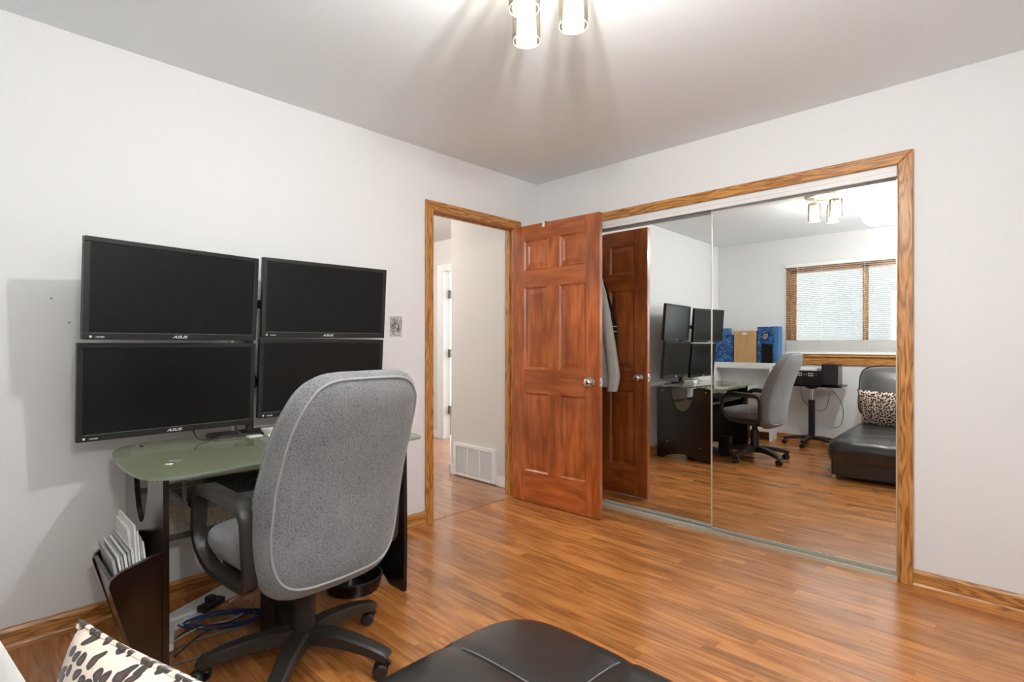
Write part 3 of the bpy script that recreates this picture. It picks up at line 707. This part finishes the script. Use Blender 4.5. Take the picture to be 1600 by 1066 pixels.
for z, dx in ((1.36, .0), (.985, -.0)):
    for s_ in (-1, 1):
        xe = .165 if s_ < 0 else .165
        a = obj('arm', MB().box((.105, min(-2.232, -2.232 + s_ * .34), z - .02), (.145, max(-2.232, -2.232 + s_ * .34), z + .02), bevel=.004), 'black_plastic', st)
        ye = -2.232 + s_ * .335
        xb = {(1.36, -1): .252, (1.36, 1): .186, (.985, -1): .186, (.985, 1): .176}[(z, s_)]
        obj('mount_plate', MB().box((xb - .008, ye - .055, z - .055), (xb + .004, ye + .055, z + .055), bevel=.002).tube([(.13, ye, z), (xb - .006, ye, z)], .016, 10), 'black_plastic', a)
    obj('collar', MB().lathe([(.019, z - .03), (.03, z - .03), (.03, z + .03), (.019, z + .03)], (.125, -2.232, 0), 16), 'black_plastic', st, smooth=True)
for y in (-2.50, -2.33, -2.02):
    cb = obj('display_cable', MB().tube(smooth_path([(.19, y, .83), (.20, y + .01, .79), (.23, y + .03, .752), (.20, y + .12, .747), (.12, y + .16, .748)], 5), .003, 6), 'cable_black'); tag(cb, {-2.5: 'thin black cable hanging below the lower left monitor', -2.33: 'thin black cable hanging near the desk stand base', -2.02: 'thin black cable hanging below the lower right monitor'}[y], 'cable', 'monitor cables')
pads = [((.30, -2.28), .0, 'folded white paper slip lying flat beside the stacked cards on glass', .004, (.07, .05), 12)]
o = obj('paper_slip', B((.20, -2.285, .7435), (.275, -2.225, .747), M=None), 'paper'); tag(o, 'white paper slip lying flat on the glass beside the card stack', 'paper')
for k in range(3):
    Mx = Matrix.Translation((.27, -2.165, .7435 + k * .0095)) @ Matrix.Rotation(R(-8 + 7 * k), 4, 'Z')
    o = obj('card_pack', MB().box((-.055, -.045, .0), (.055, .045, .009), bevel=.001, M=Mx), 'paper'); tag(o, ['white card pack at the bottom of the small stack on glass', 'white card pack in the middle of the small stack on glass', 'white card pack topping the small stack on the glass'][k], 'card pack', 'card packs on the desk')

# ------------------------------------------------------------------ office chair
def cushion_ring(hw, hh, ex, n=48):
    pts = []
    for k in range(n):
        a = 2 * math.pi * k / n; c, s_ = math.cos(a), math.sin(a)
        pts.append((hw * math.copysign(abs(c) ** (2 / ex), c), hh * math.copysign(abs(s_) ** (2 / ex), s_)))
    return pts
def pad(hw, hh, ex, tf, tb, bend, rings=8, n=56, shape=None, pw=5):
    """puffed pad in local u,v with thickness; bend(u,v,d) -> point"""
    mb = MB(); ss = [0.25, .5, .68, .80, .88, .93, .965, .985, .996, 1.0]
    def layer(t, sgn):
        out = []
        for s_ in ss:
            d = sgn * t * (1 - s_ ** pw) ** .5
            out.append([(u * (s_ if s_ < 1 else 1), v * (s_ if s_ < 1 else 1), d) for u, v in cushion_ring(hw, hh, ex, n)])
        return out
    allr = [[(0, 0, tf)] * n] + layer(tf, 1) + list(reversed(layer(tb, -1)))[1:] + [[(0, 0, -tb)] * n]
    vs = []; fs = []
    for ring in allr:
        for u, v, d in ring:
            if shape: u, v = shape(u, v)
            vs.append(bend(u, v, d))
    for i in range(len(allr) - 1):
        for k in range(n): fs.append((i * n + k, i * n + (k + 1) % n, (i + 1) * n + (k + 1) % n, (i + 1) * n + k))
    return mb.add(vs, fs)
CH = (.902, -2.318, 0); CR = R(90 + 5)      # local +y = facing direction
ch = tag(thing('office_chair', CH, (0, 0, CR)), 'grey fabric high-back office chair pulled up to the glass desk', 'chair')
def back_bend(u, v, d):
    zc = .712; z = zc + v
    t = (z - .345) / .73
    y = -.205 - .165 * t - .03 * math.sin(t * math.pi) * 0 + .045 * math.sin(math.pi * min(1, max(0, t * 1.15)))
    y += .55 * u * u * (1 - .3 * t)          # wings wrap forward
    return Vector((u, y + d, z - d * .22))
def back_shape(u, v):
    t = (v + .370) / .74
    return u * (.945 + .07 * math.sin(math.pi * min(1, t * .95 + .1)) - .30 * max(0, t - .55) ** 1.6), v
obj('backrest', pad(.268, .370, 5.2, .068, .060, back_bend, shape=back_shape, pw=9), 'chair_fabric', ch, smooth=80, local=True)
path = []
for u, v in cushion_ring(.238, .338, 5.2, 56):
    u, v = back_shape(u, v); path.append(back_bend(u, v, -.0485))
obj('piping', MB().tube(path, .0042, 6, closed=True), 'piping_grey', ch, smooth=True, local=True)
path = []
for u, v in cushion_ring(.262, .364, 5.2, 56):
    u, v = back_shape(u, v); path.append(back_bend(u, v, .030))
obj('piping', MB().tube(path, .0035, 6, closed=True), 'chair_fabric', ch, smooth=True, local=True)
def seat_bend(u, v, d): return Vector((u, v + .03, .475 + d - .10 * max(0, v - .12) ** 1.5 + .12 * u * u))
obj('seat', pad(.262, .250, 4.6, .050, .078, seat_bend, pw=8), 'chair_fabric', ch, smooth=80, local=True)
obj('seat_pan', MB().prism(round_poly([(-.21, -.19), (.21, -.19), (.21, .22), (-.21, .22)], .06), 'z', .384, .404), 'arm_plastic', ch, local=True)
for s_ in (-1, 1):
    pts = round_poly([(-.165, .405), (.125, .405), (.228, .478), (.198, .630), (.138, .676), (-.165, .664)], [.05, .07, .08, .07, .06, .05], 5)
    P = [(s_ * (.268 + .012 * ((z - .42) / .28)), y, z) for y, z in pts]
    tt = [.030 + .012 * max(0, (z - .61) / .06) for y, z in pts]; ww = [.046 + .010 * max(0, min(1, (z - .61) / .06)) for y, z in pts]
    obj('armrest', MB().sweep(P, (1, 0, 0), ww, tt), 'arm_plastic', ch, smooth=50, local=True)
    obj('arm_bracket', MB().box((min(s_ * .18, s_ * .268), -.06, .384), (max(s_ * .18, s_ * .268), .0, .400)), 'arm_plastic', ch, local=True)
obj('tilt_mechanism', MB().box((-.09, -.14, .346), (.09, .12, .385), bevel=.01), 'black_plastic', ch, local=True)
obj('lever', MB().tube([(.08, .02, .40), (.20, .03, .395), (.24, .035, .392)], .006, 8), 'black_plastic', ch, smooth=True, local=True)
obj('gas_column', MB().lathe([(0, .115), (.041, .115), (.038, .30), (.027, .303), (.027, .345), (.014, .337), (.014, .39), (0, .39)], (0, 0, 0), 24, cap=False), 'arm_plastic', ch, smooth=True, local=True)
obj('hub', MB().lathe([(0, .075), (.042, .075), (.050, .09), (.046, .128), (.036, .132), (0, .132)], (0, 0, 0), 24, cap=False), 'arm_plastic', ch, smooth=True, local=True)
for k in range(5):
    ang = R(30 + 72 * k) - CR
    dv = Vector((math.cos(ang), math.sin(ang), 0)); sd = Vector((-math.sin(ang), math.cos(ang), 0))
    P = [dv * r_ + Vector((0, 0, z)) for r_, z in ((.030, .108), (.10, .112), (.19, .105), (.27, .090), (.325, .074), (.336, .066))]
    lg = obj('base_leg', MB().sweep(P, sd, [.074, .068, .060, .054, .050, .042], [.056, .054, .048, .042, .038, .030], closed=False), 'arm_plastic', ch, smooth=35, local=True)
    cpos = dv * .322; ca = ang + R((20, -50, 75, 140, -20)[k]); Rm = Matrix.Translation(cpos) @ Matrix.Rotation(ca, 4, 'Z')
    cm = MB().tube([cpos + Vector((0, 0, .065)), cpos + Vector((0, 0, .036))], .008, 8)
    hood = [Rm @ Vector((x, 0, z)) for x, z in ((-.028, .030), (-.022, .048), (-.006, .058), (.012, .054), (.022, .044))]
    cm.sweep(hood, (Rm.to_3x3() @ Vector((0, 1, 0))), .016, .010, closed=False)
    for s_ in (-1, 1):
        Mw = Rm @ Matrix.Translation((-.012, s_ * .009, .0265)) @ Matrix.Rotation(R(-90 * s_), 4, 'X')
        cm.lathe([(0, 0), (.0255, 0), (.0262, .004), (.0262, .013), (.022, .0185), (.012, .0195), (0, .0195)], (0, 0, 0), 18, Mw, cap=False)
    obj('caster', cm, 'black_plastic', lg, smooth=40, local=True)

# ------------------------------------------------------------------ things on the floor under the desk
o = obj('subwoofer', MB().box((.555, -2.345, .0), (.675, -2.255, .20), bevel=.008), 'black_plastic'); tag(o, 'small black speaker box on the floor behind the chair column', 'speaker')
wb = tag(thing('black_tub', (.49, -1.885, 0)), 'low round black glossy tub on the floor right of the chair base', 'tub')
obj('shell', MB().lathe([(0, .0), (.118, .0), (.128, .03), (.133, .055), (.134, .058), (.134, .062), (.126, .062), (.12, .04), (.11, .010), (0, .008)], (.49, -1.885, 0), 32, cap=False), 'black_laminate', wb, smooth=50)
obj('rim', MB().tube([(.49 + .130 * math.cos(a * math.pi / 20), -1.885 + .130 * math.sin(a * math.pi / 20), .061) for a in range(40)], .005, 8, closed=True), 'black_plastic', wb, smooth=True)
Mx = Matrix.Translation((.235, -2.475, .002)) @ Matrix.Rotation(R(-61), 4, 'Z')
o = obj('flat_box', MB().box((-.18, -.05, 0), (.18, .05, .028), bevel=.002, M=Matrix.Translation((.20, -2.47, .0)) @ Matrix.Rotation(R(118), 4, 'Z')), 'paper'); tag(o, 'long white flat box lying on the floor under the desk', 'box')
o = obj('flat_box', MB().box((-.12, -.035, 0), (.12, .035, .03), bevel=.002, M=Matrix.Translation((.36, -2.635, 0)) @ Matrix.Rotation(R(165), 4, 'Z')), 'paper'); tag(o, 'short white flat box beside the left desk panel on the floor', 'box')
ps = tag(thing('power_strip', (.27, -2.44, .028)), 'black plug block resting on the white box under the desk', 'power strip')
obj('body', MB().box((-.055, -.022, 0), (.055, .022, .026), bevel=.004, M=Matrix.Translation((.27, -2.44, .0285)) @ Matrix.Rotation(R(118), 4, 'Z')), 'black_plastic', ps)
obj('plug', MB().box((-.02, -.016, .026), (.012, .016, .052), bevel=.003, M=Matrix.Translation((.27, -2.44, .0285)) @ Matrix.Rotation(R(118), 4, 'Z')), 'black_plastic', ps)
rc = random.Random(5)
def coil(cx, cy, rx, ry, turns, r, rot, z0=.006):
    pts = []
    for k in range(int(turns * 10)):
        a = 2 * math.pi * k / 10; s_ = 1 + .22 * math.sin(a * .37 + 1) + rc.uniform(-.05, .05)
        x = rx * s_ * math.cos(a); y = ry * s_ * math.sin(a)
        pts.append((cx + x * math.cos(rot) - y * math.sin(rot), cy + x * math.sin(rot) + y * math.cos(rot), z0 + r + .012 * (k / 10) / max(1, turns) + .010 * abs(math.sin(a * 1.3))))
    return MB().tube(smooth_path(pts, 3), r, 6)
o = obj('network_cable', coil(.41, -2.42, .15, .055, 4.3, .0032, R(58)), 'cable_blue', smooth=True); tag(o, 'coiled dark blue network cable on the floor under the desk', 'cable')
for k, (pts, mt, lab) in enumerate([
    ([(.50, -2.66, .01), (.47, -2.55, .01), (.50, -2.42, .012), (.55, -2.36, .014), (.50, -2.30, .02), (.36, -2.28, .01)], 'cable_grey', 'grey cable curving across the floor nearest the chair base'),
    ([(.58, -2.66, .008), (.60, -2.56, .008), (.57, -2.46, .010), (.60, -2.38, .009)], 'cable_grey', 'short grey cable lying in front of the cable pile'),
    ([(.44, -2.64, .016), (.40, -2.52, .02), (.43, -2.40, .022), (.36, -2.32, .02), (.27, -2.26, .012)], 'cable_cream', 'thin cream cable across the middle of the cable pile'),
    ([(.24, -2.36, .012), (.18, -2.27, .010), (.14, -2.15, .010)], 'cable_cream', 'thick cream cable running along the baseboard under the desk'),
    ([(.53, -2.64, .007), (.44, -2.50, .016), (.50, -2.38, .02), (.42, -2.30, .02), (.46, -2.44, .03), (.38, -2.54, .02), (.42, -2.62, .012)], 'cable_black', 'thin black cable tangled through the cable pile')]):
    o = obj('cable', MB().tube(smooth_path(pts, 7), .0042 if k == 3 else .0028, 6), mt, smooth=True); tag(o, lab, 'cable', 'loose cables under the desk')

# ------------------------------------------------------------------ wall plate, vent, door hook, clothes
wp = tag(thing('switch_plate', (.0, -1.325, 1.212)), 'silver filigree switch plate on the wall beside the doorway', 'switch plate')
obj('plate', B((.0, -1.368, 1.214), (.004, -1.282, 1.339), bevel=.0015), 'plate_silver', wp)
rs = random.Random(11)
for k in range(20):
    cy_, cz_ = rs.uniform(-1.352, -1.298), rs.uniform(1.232, 1.322); a0 = rs.uniform(0, 6.28); dr = rs.choice((-1, 1))
    pts = [(.0048, cy_ + (.004 + .0022 * q) * math.cos(a0 + dr * q * .7) * .9, cz_ + (.004 + .0022 * q) * math.sin(a0 + dr * q * .7)) for q in range(8)]
    pts = [(x, min(-1.285, max(-1.365, y)), min(1.336, max(1.217, z))) for x, y, z in pts]
    obj('scroll', MB().tube(smooth_path(pts, 3), .0017, 5), 'grey_metal', wp)
obj('toggle', B((.004, -1.331, 1.264), (.015, -1.319, 1.288), bevel=.002), 'chrome', wp)
for yy, zz, lab in ((-2.94, 1.35, 'tiny nail high on the left wall in the monitor shadow'), (-2.885, 1.255, 'tiny nail lower on the left wall in the monitor shadow')):
    o = obj('nail', MB().lathe([(0, 0), (.0035, 0), (.003, .003), (0, .0035)], (.0, yy, zz), 10, Matrix.Rotation(R(90), 4, 'Y'), cap=False), 'grey_metal'); tag(o, lab, 'nail')
vt = tag(thing('return_vent', (-.58, -.145, .01)), 'white louvered return air grille low on the hallway wall', 'vent')
vx0, vx1, vz0, vz1, vy = -.845, -.32, .012, .292, -.1505
obj('frame', MB().box((vx0, vy - .012, vz0), (vx0 + .03, vy + .012, vz1)).box((vx1 - .03, vy - .012, vz0), (vx1, vy + .012, vz1)).box((vx0 + .03, vy - .012, vz0), (vx1 - .03, vy + .012, vz0 + .026)).box((vx0 + .03, vy - .012, vz1 - .026), (vx1 - .03, vy + .012, vz1)), 'white_paint', vt)
obj('backing', B((vx0 + .031, vy + .005, vz0 + .027), (vx1 - .031, vy + .010, vz1 - .027)), 'grey_metal', vt)
for f in (1 / 3, 2 / 3):
    x = vx0 + .03 + (vx1 - vx0 - .06) * f; obj('divider', B((x - .007, vy - .011, vz0 + .0265), (x + .007, vy + .0045, vz1 - .0265)), 'white_paint', vt)
lm = MB(); nl = 22
for k in range(nl):
    z = vz0 + .03 + (vz1 - vz0 - .06) * (k + .5) / nl
    lm.add([(vx0 + .0305, vy - .009, z - .003), (vx1 - .0305, vy - .009, z - .003), (vx1 - .0305, vy + .004, z + .0045), (vx0 + .0305, vy + .004, z + .0045), (vx0 + .0305, vy - .009, z - .0015), (vx1 - .0305, vy - .009, z - .0015), (vx1 - .0305, vy + .004, z + .006), (vx0 + .0305, vy + .004, z + .006)], [(0, 3, 2, 1), (4, 5, 6, 7), (0, 1, 5, 4), (1, 2, 6, 5), (2, 3, 7, 6), (3, 0, 4, 7)])
obj('louvers', lm, 'white_paint', vt, kind='stuff')
hk = obj('door_hook', MB().sweep([(.335, -.311, 2.005), (.335, -.311, 2.043), (.335, -.300, 2.0465), (.335, -.262, 2.0465), (.335, -.2545, 2.04), (.335, -.2535, 1.80), (.335, -.245, 1.775), (.335, -.222, 1.772), (.335, -.215, 1.79)], (1, 0, 0), .022, .0022, closed=False), 'white_paint'); tag(hk, 'small white over-door hook on top of the open door', 'hook')
# jacket hanging on the far side of the open door
jk = tag(thing('jacket', (.40, -.21, .80)), 'pale grey jacket hanging behind the open wooden door', 'jacket')
def drape(prof, nseg=36, folds=7, amp=.10, ph=0, yc=-.21):
    mb = MB(); vs = []; fs = []
    for cx, z, rx, ry in prof:
        for k in range(nseg):
            a = 2 * math.pi * k / nseg; m_ = 1 + amp * math.sin(folds * a + ph + z * 5) + .4 * amp * math.sin(3 * a + z * 9)
            vs.append((cx + rx * m_ * math.cos(a), yc + min(ry, .05) * m_ * math.sin(a), z))
    n = nseg
    for i in range(len(prof) - 1):
        for k in range(n): fs.append((i * n + k, i * n + (k + 1) % n, (i + 1) * n + (k + 1) % n, (i + 1) * n + k))
    fs += [tuple(range(n - 1, -1, -1)), tuple((len(prof) - 1) * n + k for k in range(n))]
    return mb.add(vs, fs)
obj('body', drape([(.36, .83, .15, .034), (.36, .95, .15, .036), (.355, 1.15, .135, .036), (.35, 1.38, .115, .034), (.345, 1.55, .10, .032), (.34, 1.68, .07, .028), (.336, 1.76, .028, .02), (.335, 1.79, .012, .012)]), 'cloth_jacket', jk, smooth=True)
obj('sleeve', drape([(.515, .80, .040, .03), (.525, .86, .046, .034), (.53, .92, .050, .034), (.515, 1.02, .050, .034), (.49, 1.20, .048, .034), (.45, 1.42, .046, .032), (.41, 1.58, .044, .030), (.375, 1.70, .03, .024)], folds=5, amp=.07, yc=-.195), 'cloth_jacket', jk, smooth=True)
sc_ = tag(thing('striped_scarf', (.52, -.235, 1.2)), 'dark scarf with thin pale stripes hanging behind the jacket', 'scarf')
obj('cloth', drape([(.500, 1.20, .034, .018), (.495, 1.32, .034, .018), (.465, 1.45, .026, .018), (.42, 1.60, .02, .016), (.365, 1.72, .014, .012)], folds=4, amp=.06, yc=-.236), 'cloth_dark', sc_, smooth=True)
for z in (1.26, 1.30): obj('stripe', drape([(.4985, z, .0355, .0192), (.498, z + .007, .0355, .0192)], folds=4, amp=.06, yc=-.236), 'paper', sc_, smooth=True)

# ------------------------------------------------------------------ black leather chaise with back cushion
cz = tag(thing('leather_chaise', (2.04, -2.7, 0)), 'black leather chaise with stitched seams in the right foreground', 'chaise')
cx0, cx1, cy0, cy1 = 1.585, 2.475, -3.52, -1.918
def top_pad():
    mb = MB(); nx, ny = 56, 96; vs = []; fs = []
    hx, hy = (cx1 - cx0) / 2, (cy1 - cy0) / 2; mx_, my_ = (cx0 + cx1) / 2, (cy0 + cy1) / 2
    sx = [2.045]; sy = [-2.245, -2.62, -3.0]
    for j in range(ny + 1):
        for i in range(nx + 1):
            # concentrate samples near edges
            u = math.sin((i / nx - .5) * math.pi); v = math.sin((j / ny - .5) * math.pi)
            # map square to rounded square
            ru = u * (1 - .14 * abs(v) ** 11); rv = v * (1 - .075 * abs(u) ** 8)
            x = mx_ + hx * ru; y = my_ + hy * rv
            e = abs(u) ** 6 + abs(v) ** 18; h = (1 - min(1, e)) ** .5
            z = .25 + .10 * h + .016 * (1 - u * u) * (1 - v ** 4)
            g = 0
            for s_ in sx: g += math.exp(-((x - s_) / .012) ** 2)
            for s_ in sy: g += math.exp(-((y - s_) / .012) ** 2)
            z -= .011 * min(1, g) * h
            vs.append((x, y, z))
    n0 = len(vs)
    for j in range(ny):
        for i in range(nx): a = j * (nx + 1) + i; fs.append((a, a + 1, a + nx + 2, a + nx + 1))
    # underside skirt
    edge = [(i, 0) for i in range(nx)] + [(nx, j) for j in range(ny)] + [(i, ny) for i in range(nx, 0, -1)] + [(0, j) for j in range(ny, 0, -1)]
    ids = [j * (nx + 1) + i for i, j in edge]; m_ = len(ids); c = Vector((mx_, my_, 0))
    rings = [ids]
    for dz, k in ((-.03, 1.0), (-.07, .995), (-.10, .975)):
        base = len(vs)
        for q in ids:
            p = Vector(vs[q]); vs.append((c.x + (p.x - c.x) * k, c.y + (p.y - c.y) * k, .25 + dz))
        rings.append(list(range(base, base + m_)))
    for r0, r1 in zip(rings, rings[1:]):
        for k in range(m_): fs.append((r0[k], r1[k], r1[(k + 1) % m_], r0[(k + 1) % m_]))
    fs.append(tuple(rings[-1]))
    return mb.add(vs, fs)
tp = obj('top_cushion', top_pad(), 'black_leather', cz, smooth=60)
def topz(x, y):
    hx, hy = (cx1 - cx0) / 2, (cy1 - cy0) / 2; u = max(-1, min(1, (x - (cx0 + cx1) / 2) / hx)); v = max(-1, min(1, (y - (cy0 + cy1) / 2) / hy))
    e = abs(u) ** 6 + abs(v) ** 18; h = (1 - min(1, e)) ** .5
    return .25 + .10 * h + .016 * (1 - u * u) * (1 - v ** 4) - .009 * h
obj('seam', MB().tube([(2.045, -2.005 - k * .04, topz(2.045, -2.005 - k * .04) + .0045) for k in range(28)], .0022, 5), 'seam_thread', tp)
for y in (-2.245, -2.62, -3.0): obj('seam', MB().tube([(1.70 + k * .03, y, topz(1.70 + k * .03, y) + .0045) for k in range(24)], .0022, 5), 'seam_thread', tp)
obj('base', MB().prism(round_poly([(cx0 + .05, cy0 + .02), (cx1 - .02, cy0 + .02), (cx1 - .02, cy1 - .045), (cx0 + .05, cy1 - .045)], .08), 'z', .035, .18), 'black_leather', cz)
for x in (cx0 + .08, cx1 - .08):
    for y in (cy0 + .08, cy1 - .08): obj('foot', MB().lathe([(0, 0), (.022, 0), (.028, .036), (0, .036)], (x, y, 0), 14, cap=False), 'chrome', cz, smooth=True)
def bk_bend(u, v, d):
    z = .665 + v; return Vector((2.05 + u, -3.20 - .42 * (v + .27) * .9 + d + .072, z + .35 * d))
obj('back_cushion', pad(.405, .265, 5.5, .115, .12, bk_bend), 'headrest_leather', cz, smooth=80)
path = [bk_bend(u, v, .05) for u, v in cushion_ring(.398, .258, 5.5, 64)]
obj('piping', MB().tube(path, .006, 6, closed=True), 'black_plastic', cz, smooth=True)

# leopard pillow against the back cushion
PL = (1.945, -3.005, .525)
plw = tag(thing('leopard_pillow', PL, (R(-14), R(0), R(17))), 'leopard print pillow propped against the chaise back', 'pillow')
mb = MB(); N = 30; hw, hh = .285, .185
for sgn in (1, -1):
    o0 = len(mb.v)
    for j in range(N + 1):
        for i in range(N + 1):
            u = -1 + 2 * i / N; v = -1 + 2 * j / N
            pu = u * (1 - .07 * (1 - v * v)); pv = v * (1 - .07 * (1 - u * u))
            d = .075 * ((1 - u * u) * (1 - v * v)) ** .42 + .004 * math.sin(9 * u + 3 * v) * (1 - u * u) * (1 - v * v)
            mb.v.append(Vector((pu * hw, sgn * d, pv * hh)))
    for j in range(N):
        for i in range(N): a = o0 + j * (N + 1) + i; mb.f.append((a, a + 1, a + N + 2, a + N + 1))
obj('cover', mb, 'leopard', plw, smooth=80, local=True)
pth = []
for k in range(80):
    q = k / 80 * 4; s_ = int(q); t = -1 + 2 * (q - s_); u, v = ((t, -1), (1, t), (-t, 1), (-1, -t))[s_]
    pth.append((u * (1 - .07 * (1 - v * v)) * hw, 0, v * (1 - .07 * (1 - u * u)) * hh))
obj('edge_seam', MB().tube(pth, .004, 6, closed=True), 'leopard', plw, smooth=True, local=True)

# ------------------------------------------------------------------ white shelf unit and boxes by the window wall
su = tag(thing('white_shelf', (.38, -3.58, 0)), 'low white shelf unit in the corner left of the window', 'shelf')
sy0, sy1 = WY + .026, -3.46
obj('top', B((.004, sy0, .905), (.80, sy1 - .015, .935), bevel=.003), 'white_paint', su)
obj('apron', B((.03, sy1 - .025, .865), (.71, sy1 - .01, .905)), 'white_paint', su)
obj('side', B((.03, sy0, 0), (.055, sy1, .905)), 'white_paint', su); obj('side', B((.695, sy0, 0), (.72, sy1, .905)), 'white_paint', su)
obj('back', B((.055, sy0, .16), (.695, sy0 + .012, .905)), 'white_paint', su)
obj('shelf_board', B((.055, sy0 + .012, .175), (.695, sy1 - .005, .20)), 'white_paint', su); obj('shelf_board', B((.055, sy0 + .012, .60), (.695, sy1 - .005, .62)), 'white_paint', su)
obj('kick_board', B((.055, sy1 - .03, .105), (.695, sy1 - .015, .175)), 'white_paint', su)
def box_thing(name, lo, hi, mat, label, cat, extra=None):
    t_ = tag(thing(name, ((lo[0] + hi[0]) / 2, (lo[1] + hi[1]) / 2, lo[2])), label, cat)
    obj('carton', B(lo, hi, bevel=.002), mat, t_)
    return t_
b1 = box_thing('blue_box', (.022, -3.64, .9355), (.262, -3.50, 1.285), 'blue_print', 'dark blue patterned box at the corner end of the white shelf', 'box')
b2 = box_thing('blue_box', (.035, -3.63, 1.286), (.195, -3.51, 1.365), 'blue_side', 'small slate blue box on top of the dark blue box', 'box')
b3 = box_thing('wooden_box', (.272, -3.645, .9355), (.535, -3.49, 1.325), 'box_wood', 'plain tan wooden box between the blue boxes on the shelf', 'box')
obj('lid', B((.270, -3.647, 1.262), (.537, -3.488, 1.328), bevel=.002), 'box_wood', b3)
obj('handle_hole', MB().prism(round_poly([(.375, 1.283), (.432, 1.283), (.432, 1.304), (.375, 1.304)], .009), 'y', -3.4879, -3.4862), 'paper', b3)
b4 = box_thing('blue_box', (.548, -3.645, .9355), (.785, -3.50, 1.375), 'blue_print', 'tall bright blue box at the window end of the shelf', 'box')
obj('side_strip', B((.738, -3.646, .937), (.7865, -3.498, 1.3765), bevel=.001), 'blue_side', b4)
em = MB().prism(round_poly([(.610, 1.235), (.650, 1.228), (.672, 1.262), (.665, 1.292), (.625, 1.288)], .012), 'y', -3.4998, -3.4985); obj('emblem', em, 'box_wood', b4)
obj('emblem_stroke', MB().tube([(.625, -3.498, 1.25), (.640, -3.498, 1.275), (.655, -3.498, 1.255), (.66, -3.498, 1.278)], .004, 5), 'black_gap', b4)
b5 = box_thing('black_box', (.602, -3.494, .9355), (.728, -3.478, 1.165), 'receiver_black', 'flat black box leaning in front of the tall blue box', 'box')
o = obj('folded_cloth', MB().box((.50, -3.62, .2005), (.60, -3.47, .255), bevel=.02), 'cloth_cream', smooth=True); tag(o, 'folded cream cloth on the bottom of the white shelf', 'cloth')
o = obj('folded_cloth', MB().box((.605, -3.62, .2005), (.685, -3.47, .25), bevel=.02), 'cloth_blue', smooth=True); tag(o, 'folded blue cloth on the bottom of the white shelf', 'cloth')

# ------------------------------------------------------------------ rolling stand with receiver and speaker
rs_ = tag(thing('rolling_stand', (1.15, -3.47, 0)), 'black pedestal table on a castered base below the window', 'table')
obj('table_top', MB().prism(round_poly([(.90, -3.645), (1.47, -3.645), (1.47, -3.28), (.90, -3.28)], .03), 'z', .690, .708), 'black_laminate', rs_)
obj('column', MB().tube([(1.15, -3.46, .09), (1.15, -3.46, .53)], .034, 18), 'black_plastic', rs_, smooth=40)
obj('inner_post', MB().tube([(1.15, -3.46, .53), (1.15, -3.46, .66)], .019, 14), 'chrome', rs_, smooth=40)
obj('collar', MB().lathe([(.034, .655), (.06, .665), (.075, .690), (0, .690)], (1.15, -3.46, 0), 18), 'black_plastic', rs_, smooth=40)
for k in range(5):
    ang = R(100 + 72 * k) ; dv = Vector((math.cos(ang), math.sin(ang) * .72, 0)); sd = Vector((-math.sin(ang), math.cos(ang), 0)); c0 = Vector((1.15, -3.46, 0))
    lg = obj('base_leg', MB().sweep([c0 + dv * r_ + Vector((0, 0, z)) for r_, z in ((.02, .10), (.12, .098), (.22, .085), (.29, .072))], sd, [.055, .05, .044, .036], [.04, .036, .03, .026], closed=False), 'arm_plastic', rs_, smooth=35)
    cp = c0 + dv * .28; cm = MB().tube([cp + Vector((0, 0, .07)), cp + Vector((0, 0, .03))], .008, 8)
    for s_ in (-1, 1): cm.lathe([(0, 0), (.026, 0), (.027, .004), (.027, .013), (.02, .019), (0, .019)], (0, 0, 0), 16, Matrix.Translation(cp + Vector((0, s_ * .006, .027))) @ Matrix.Rotation(R(-90 * s_), 4, 'X'), cap=False)
    obj('caster', cm, 'black_plastic', lg, smooth=40)
rv = tag(thing('stereo_receiver', (1.09, -3.45, .708)), 'black stereo receiver with small buttons on the rolling stand', 'receiver')
obj('body', B((.935, -3.60, .718), (1.255, -3.33, .865), bevel=.004), 'receiver_black', rv)
obj('volume_knob', MB().lathe([(0, 0), (.026, 0), (.024, .016), (0, .017)], (.985, -3.33, .79), 20, Matrix.Rotation(R(-90), 4, 'X'), cap=False), 'chrome', rv, smooth=40)
for x in (1.035, 1.055, 1.075, 1.15, 1.17, 1.19, 1.225):
    for z in (.812, .835): obj('button', B((x - .006, -3.331, z - .006), (x + .006, -3.325, z + .006)), 'logo_white' if x != 1.225 else 'grey_metal', rv)
obj('display', B((1.09, -3.3305, .815), (1.135, -3.3285, .833)), 'grey_metal', rv)
for x in (.96, 1.23):
    for y in (-3.57, -3.36): obj('foot', MB().lathe([(0, .7085), (.014, .7085), (.014, .718), (0, .718)], (x, y, 0), 12, cap=False), 'black_plastic', rv)
o = obj('paper_stack', MB().box((.965, -3.58, .8655), (1.225, -3.36, .893), bevel=.003), 'paper'); tag(o, 'flat white stack lying on top of the stereo receiver', 'papers')
sp = tag(thing('bookshelf_speaker', (1.355, -3.45, .708)), 'black box speaker beside the receiver on the rolling stand', 'speaker')
obj('cabinet', B((1.275, -3.55, .7085), (1.435, -3.335, .945), bevel=.004), 'black_laminate', sp)
obj('grille', B((1.282, -3.336, .716), (1.428, -3.325, .938), bevel=.004), 'black_plastic', sp)
for k, (pts, lab) in enumerate([([(1.0, -3.60, .69), (1.02, -3.64, .5), (1.12, -3.655, .40), (1.25, -3.65, .42), (1.30, -3.60, .60)], 'thin black cord drooping behind the rolling stand column'), ([(1.25, -3.56, .69), (1.34, -3.62, .62), (1.42, -3.65, .45), (1.40, -3.655, .25), (1.30, -3.66, .2)], 'thin black cord hanging from the speaker side of the stand')]):
    o = obj('cord', MB().tube(smooth_path(pts, 6), .003, 6), 'cable_black', smooth=True); tag(o, lab, 'cord', 'cords behind the rolling stand')

# lamp copies reuse nothing hidden; monitor origin was authored at zero
print('boards', count, 'objects', len(bpy.data.objects))
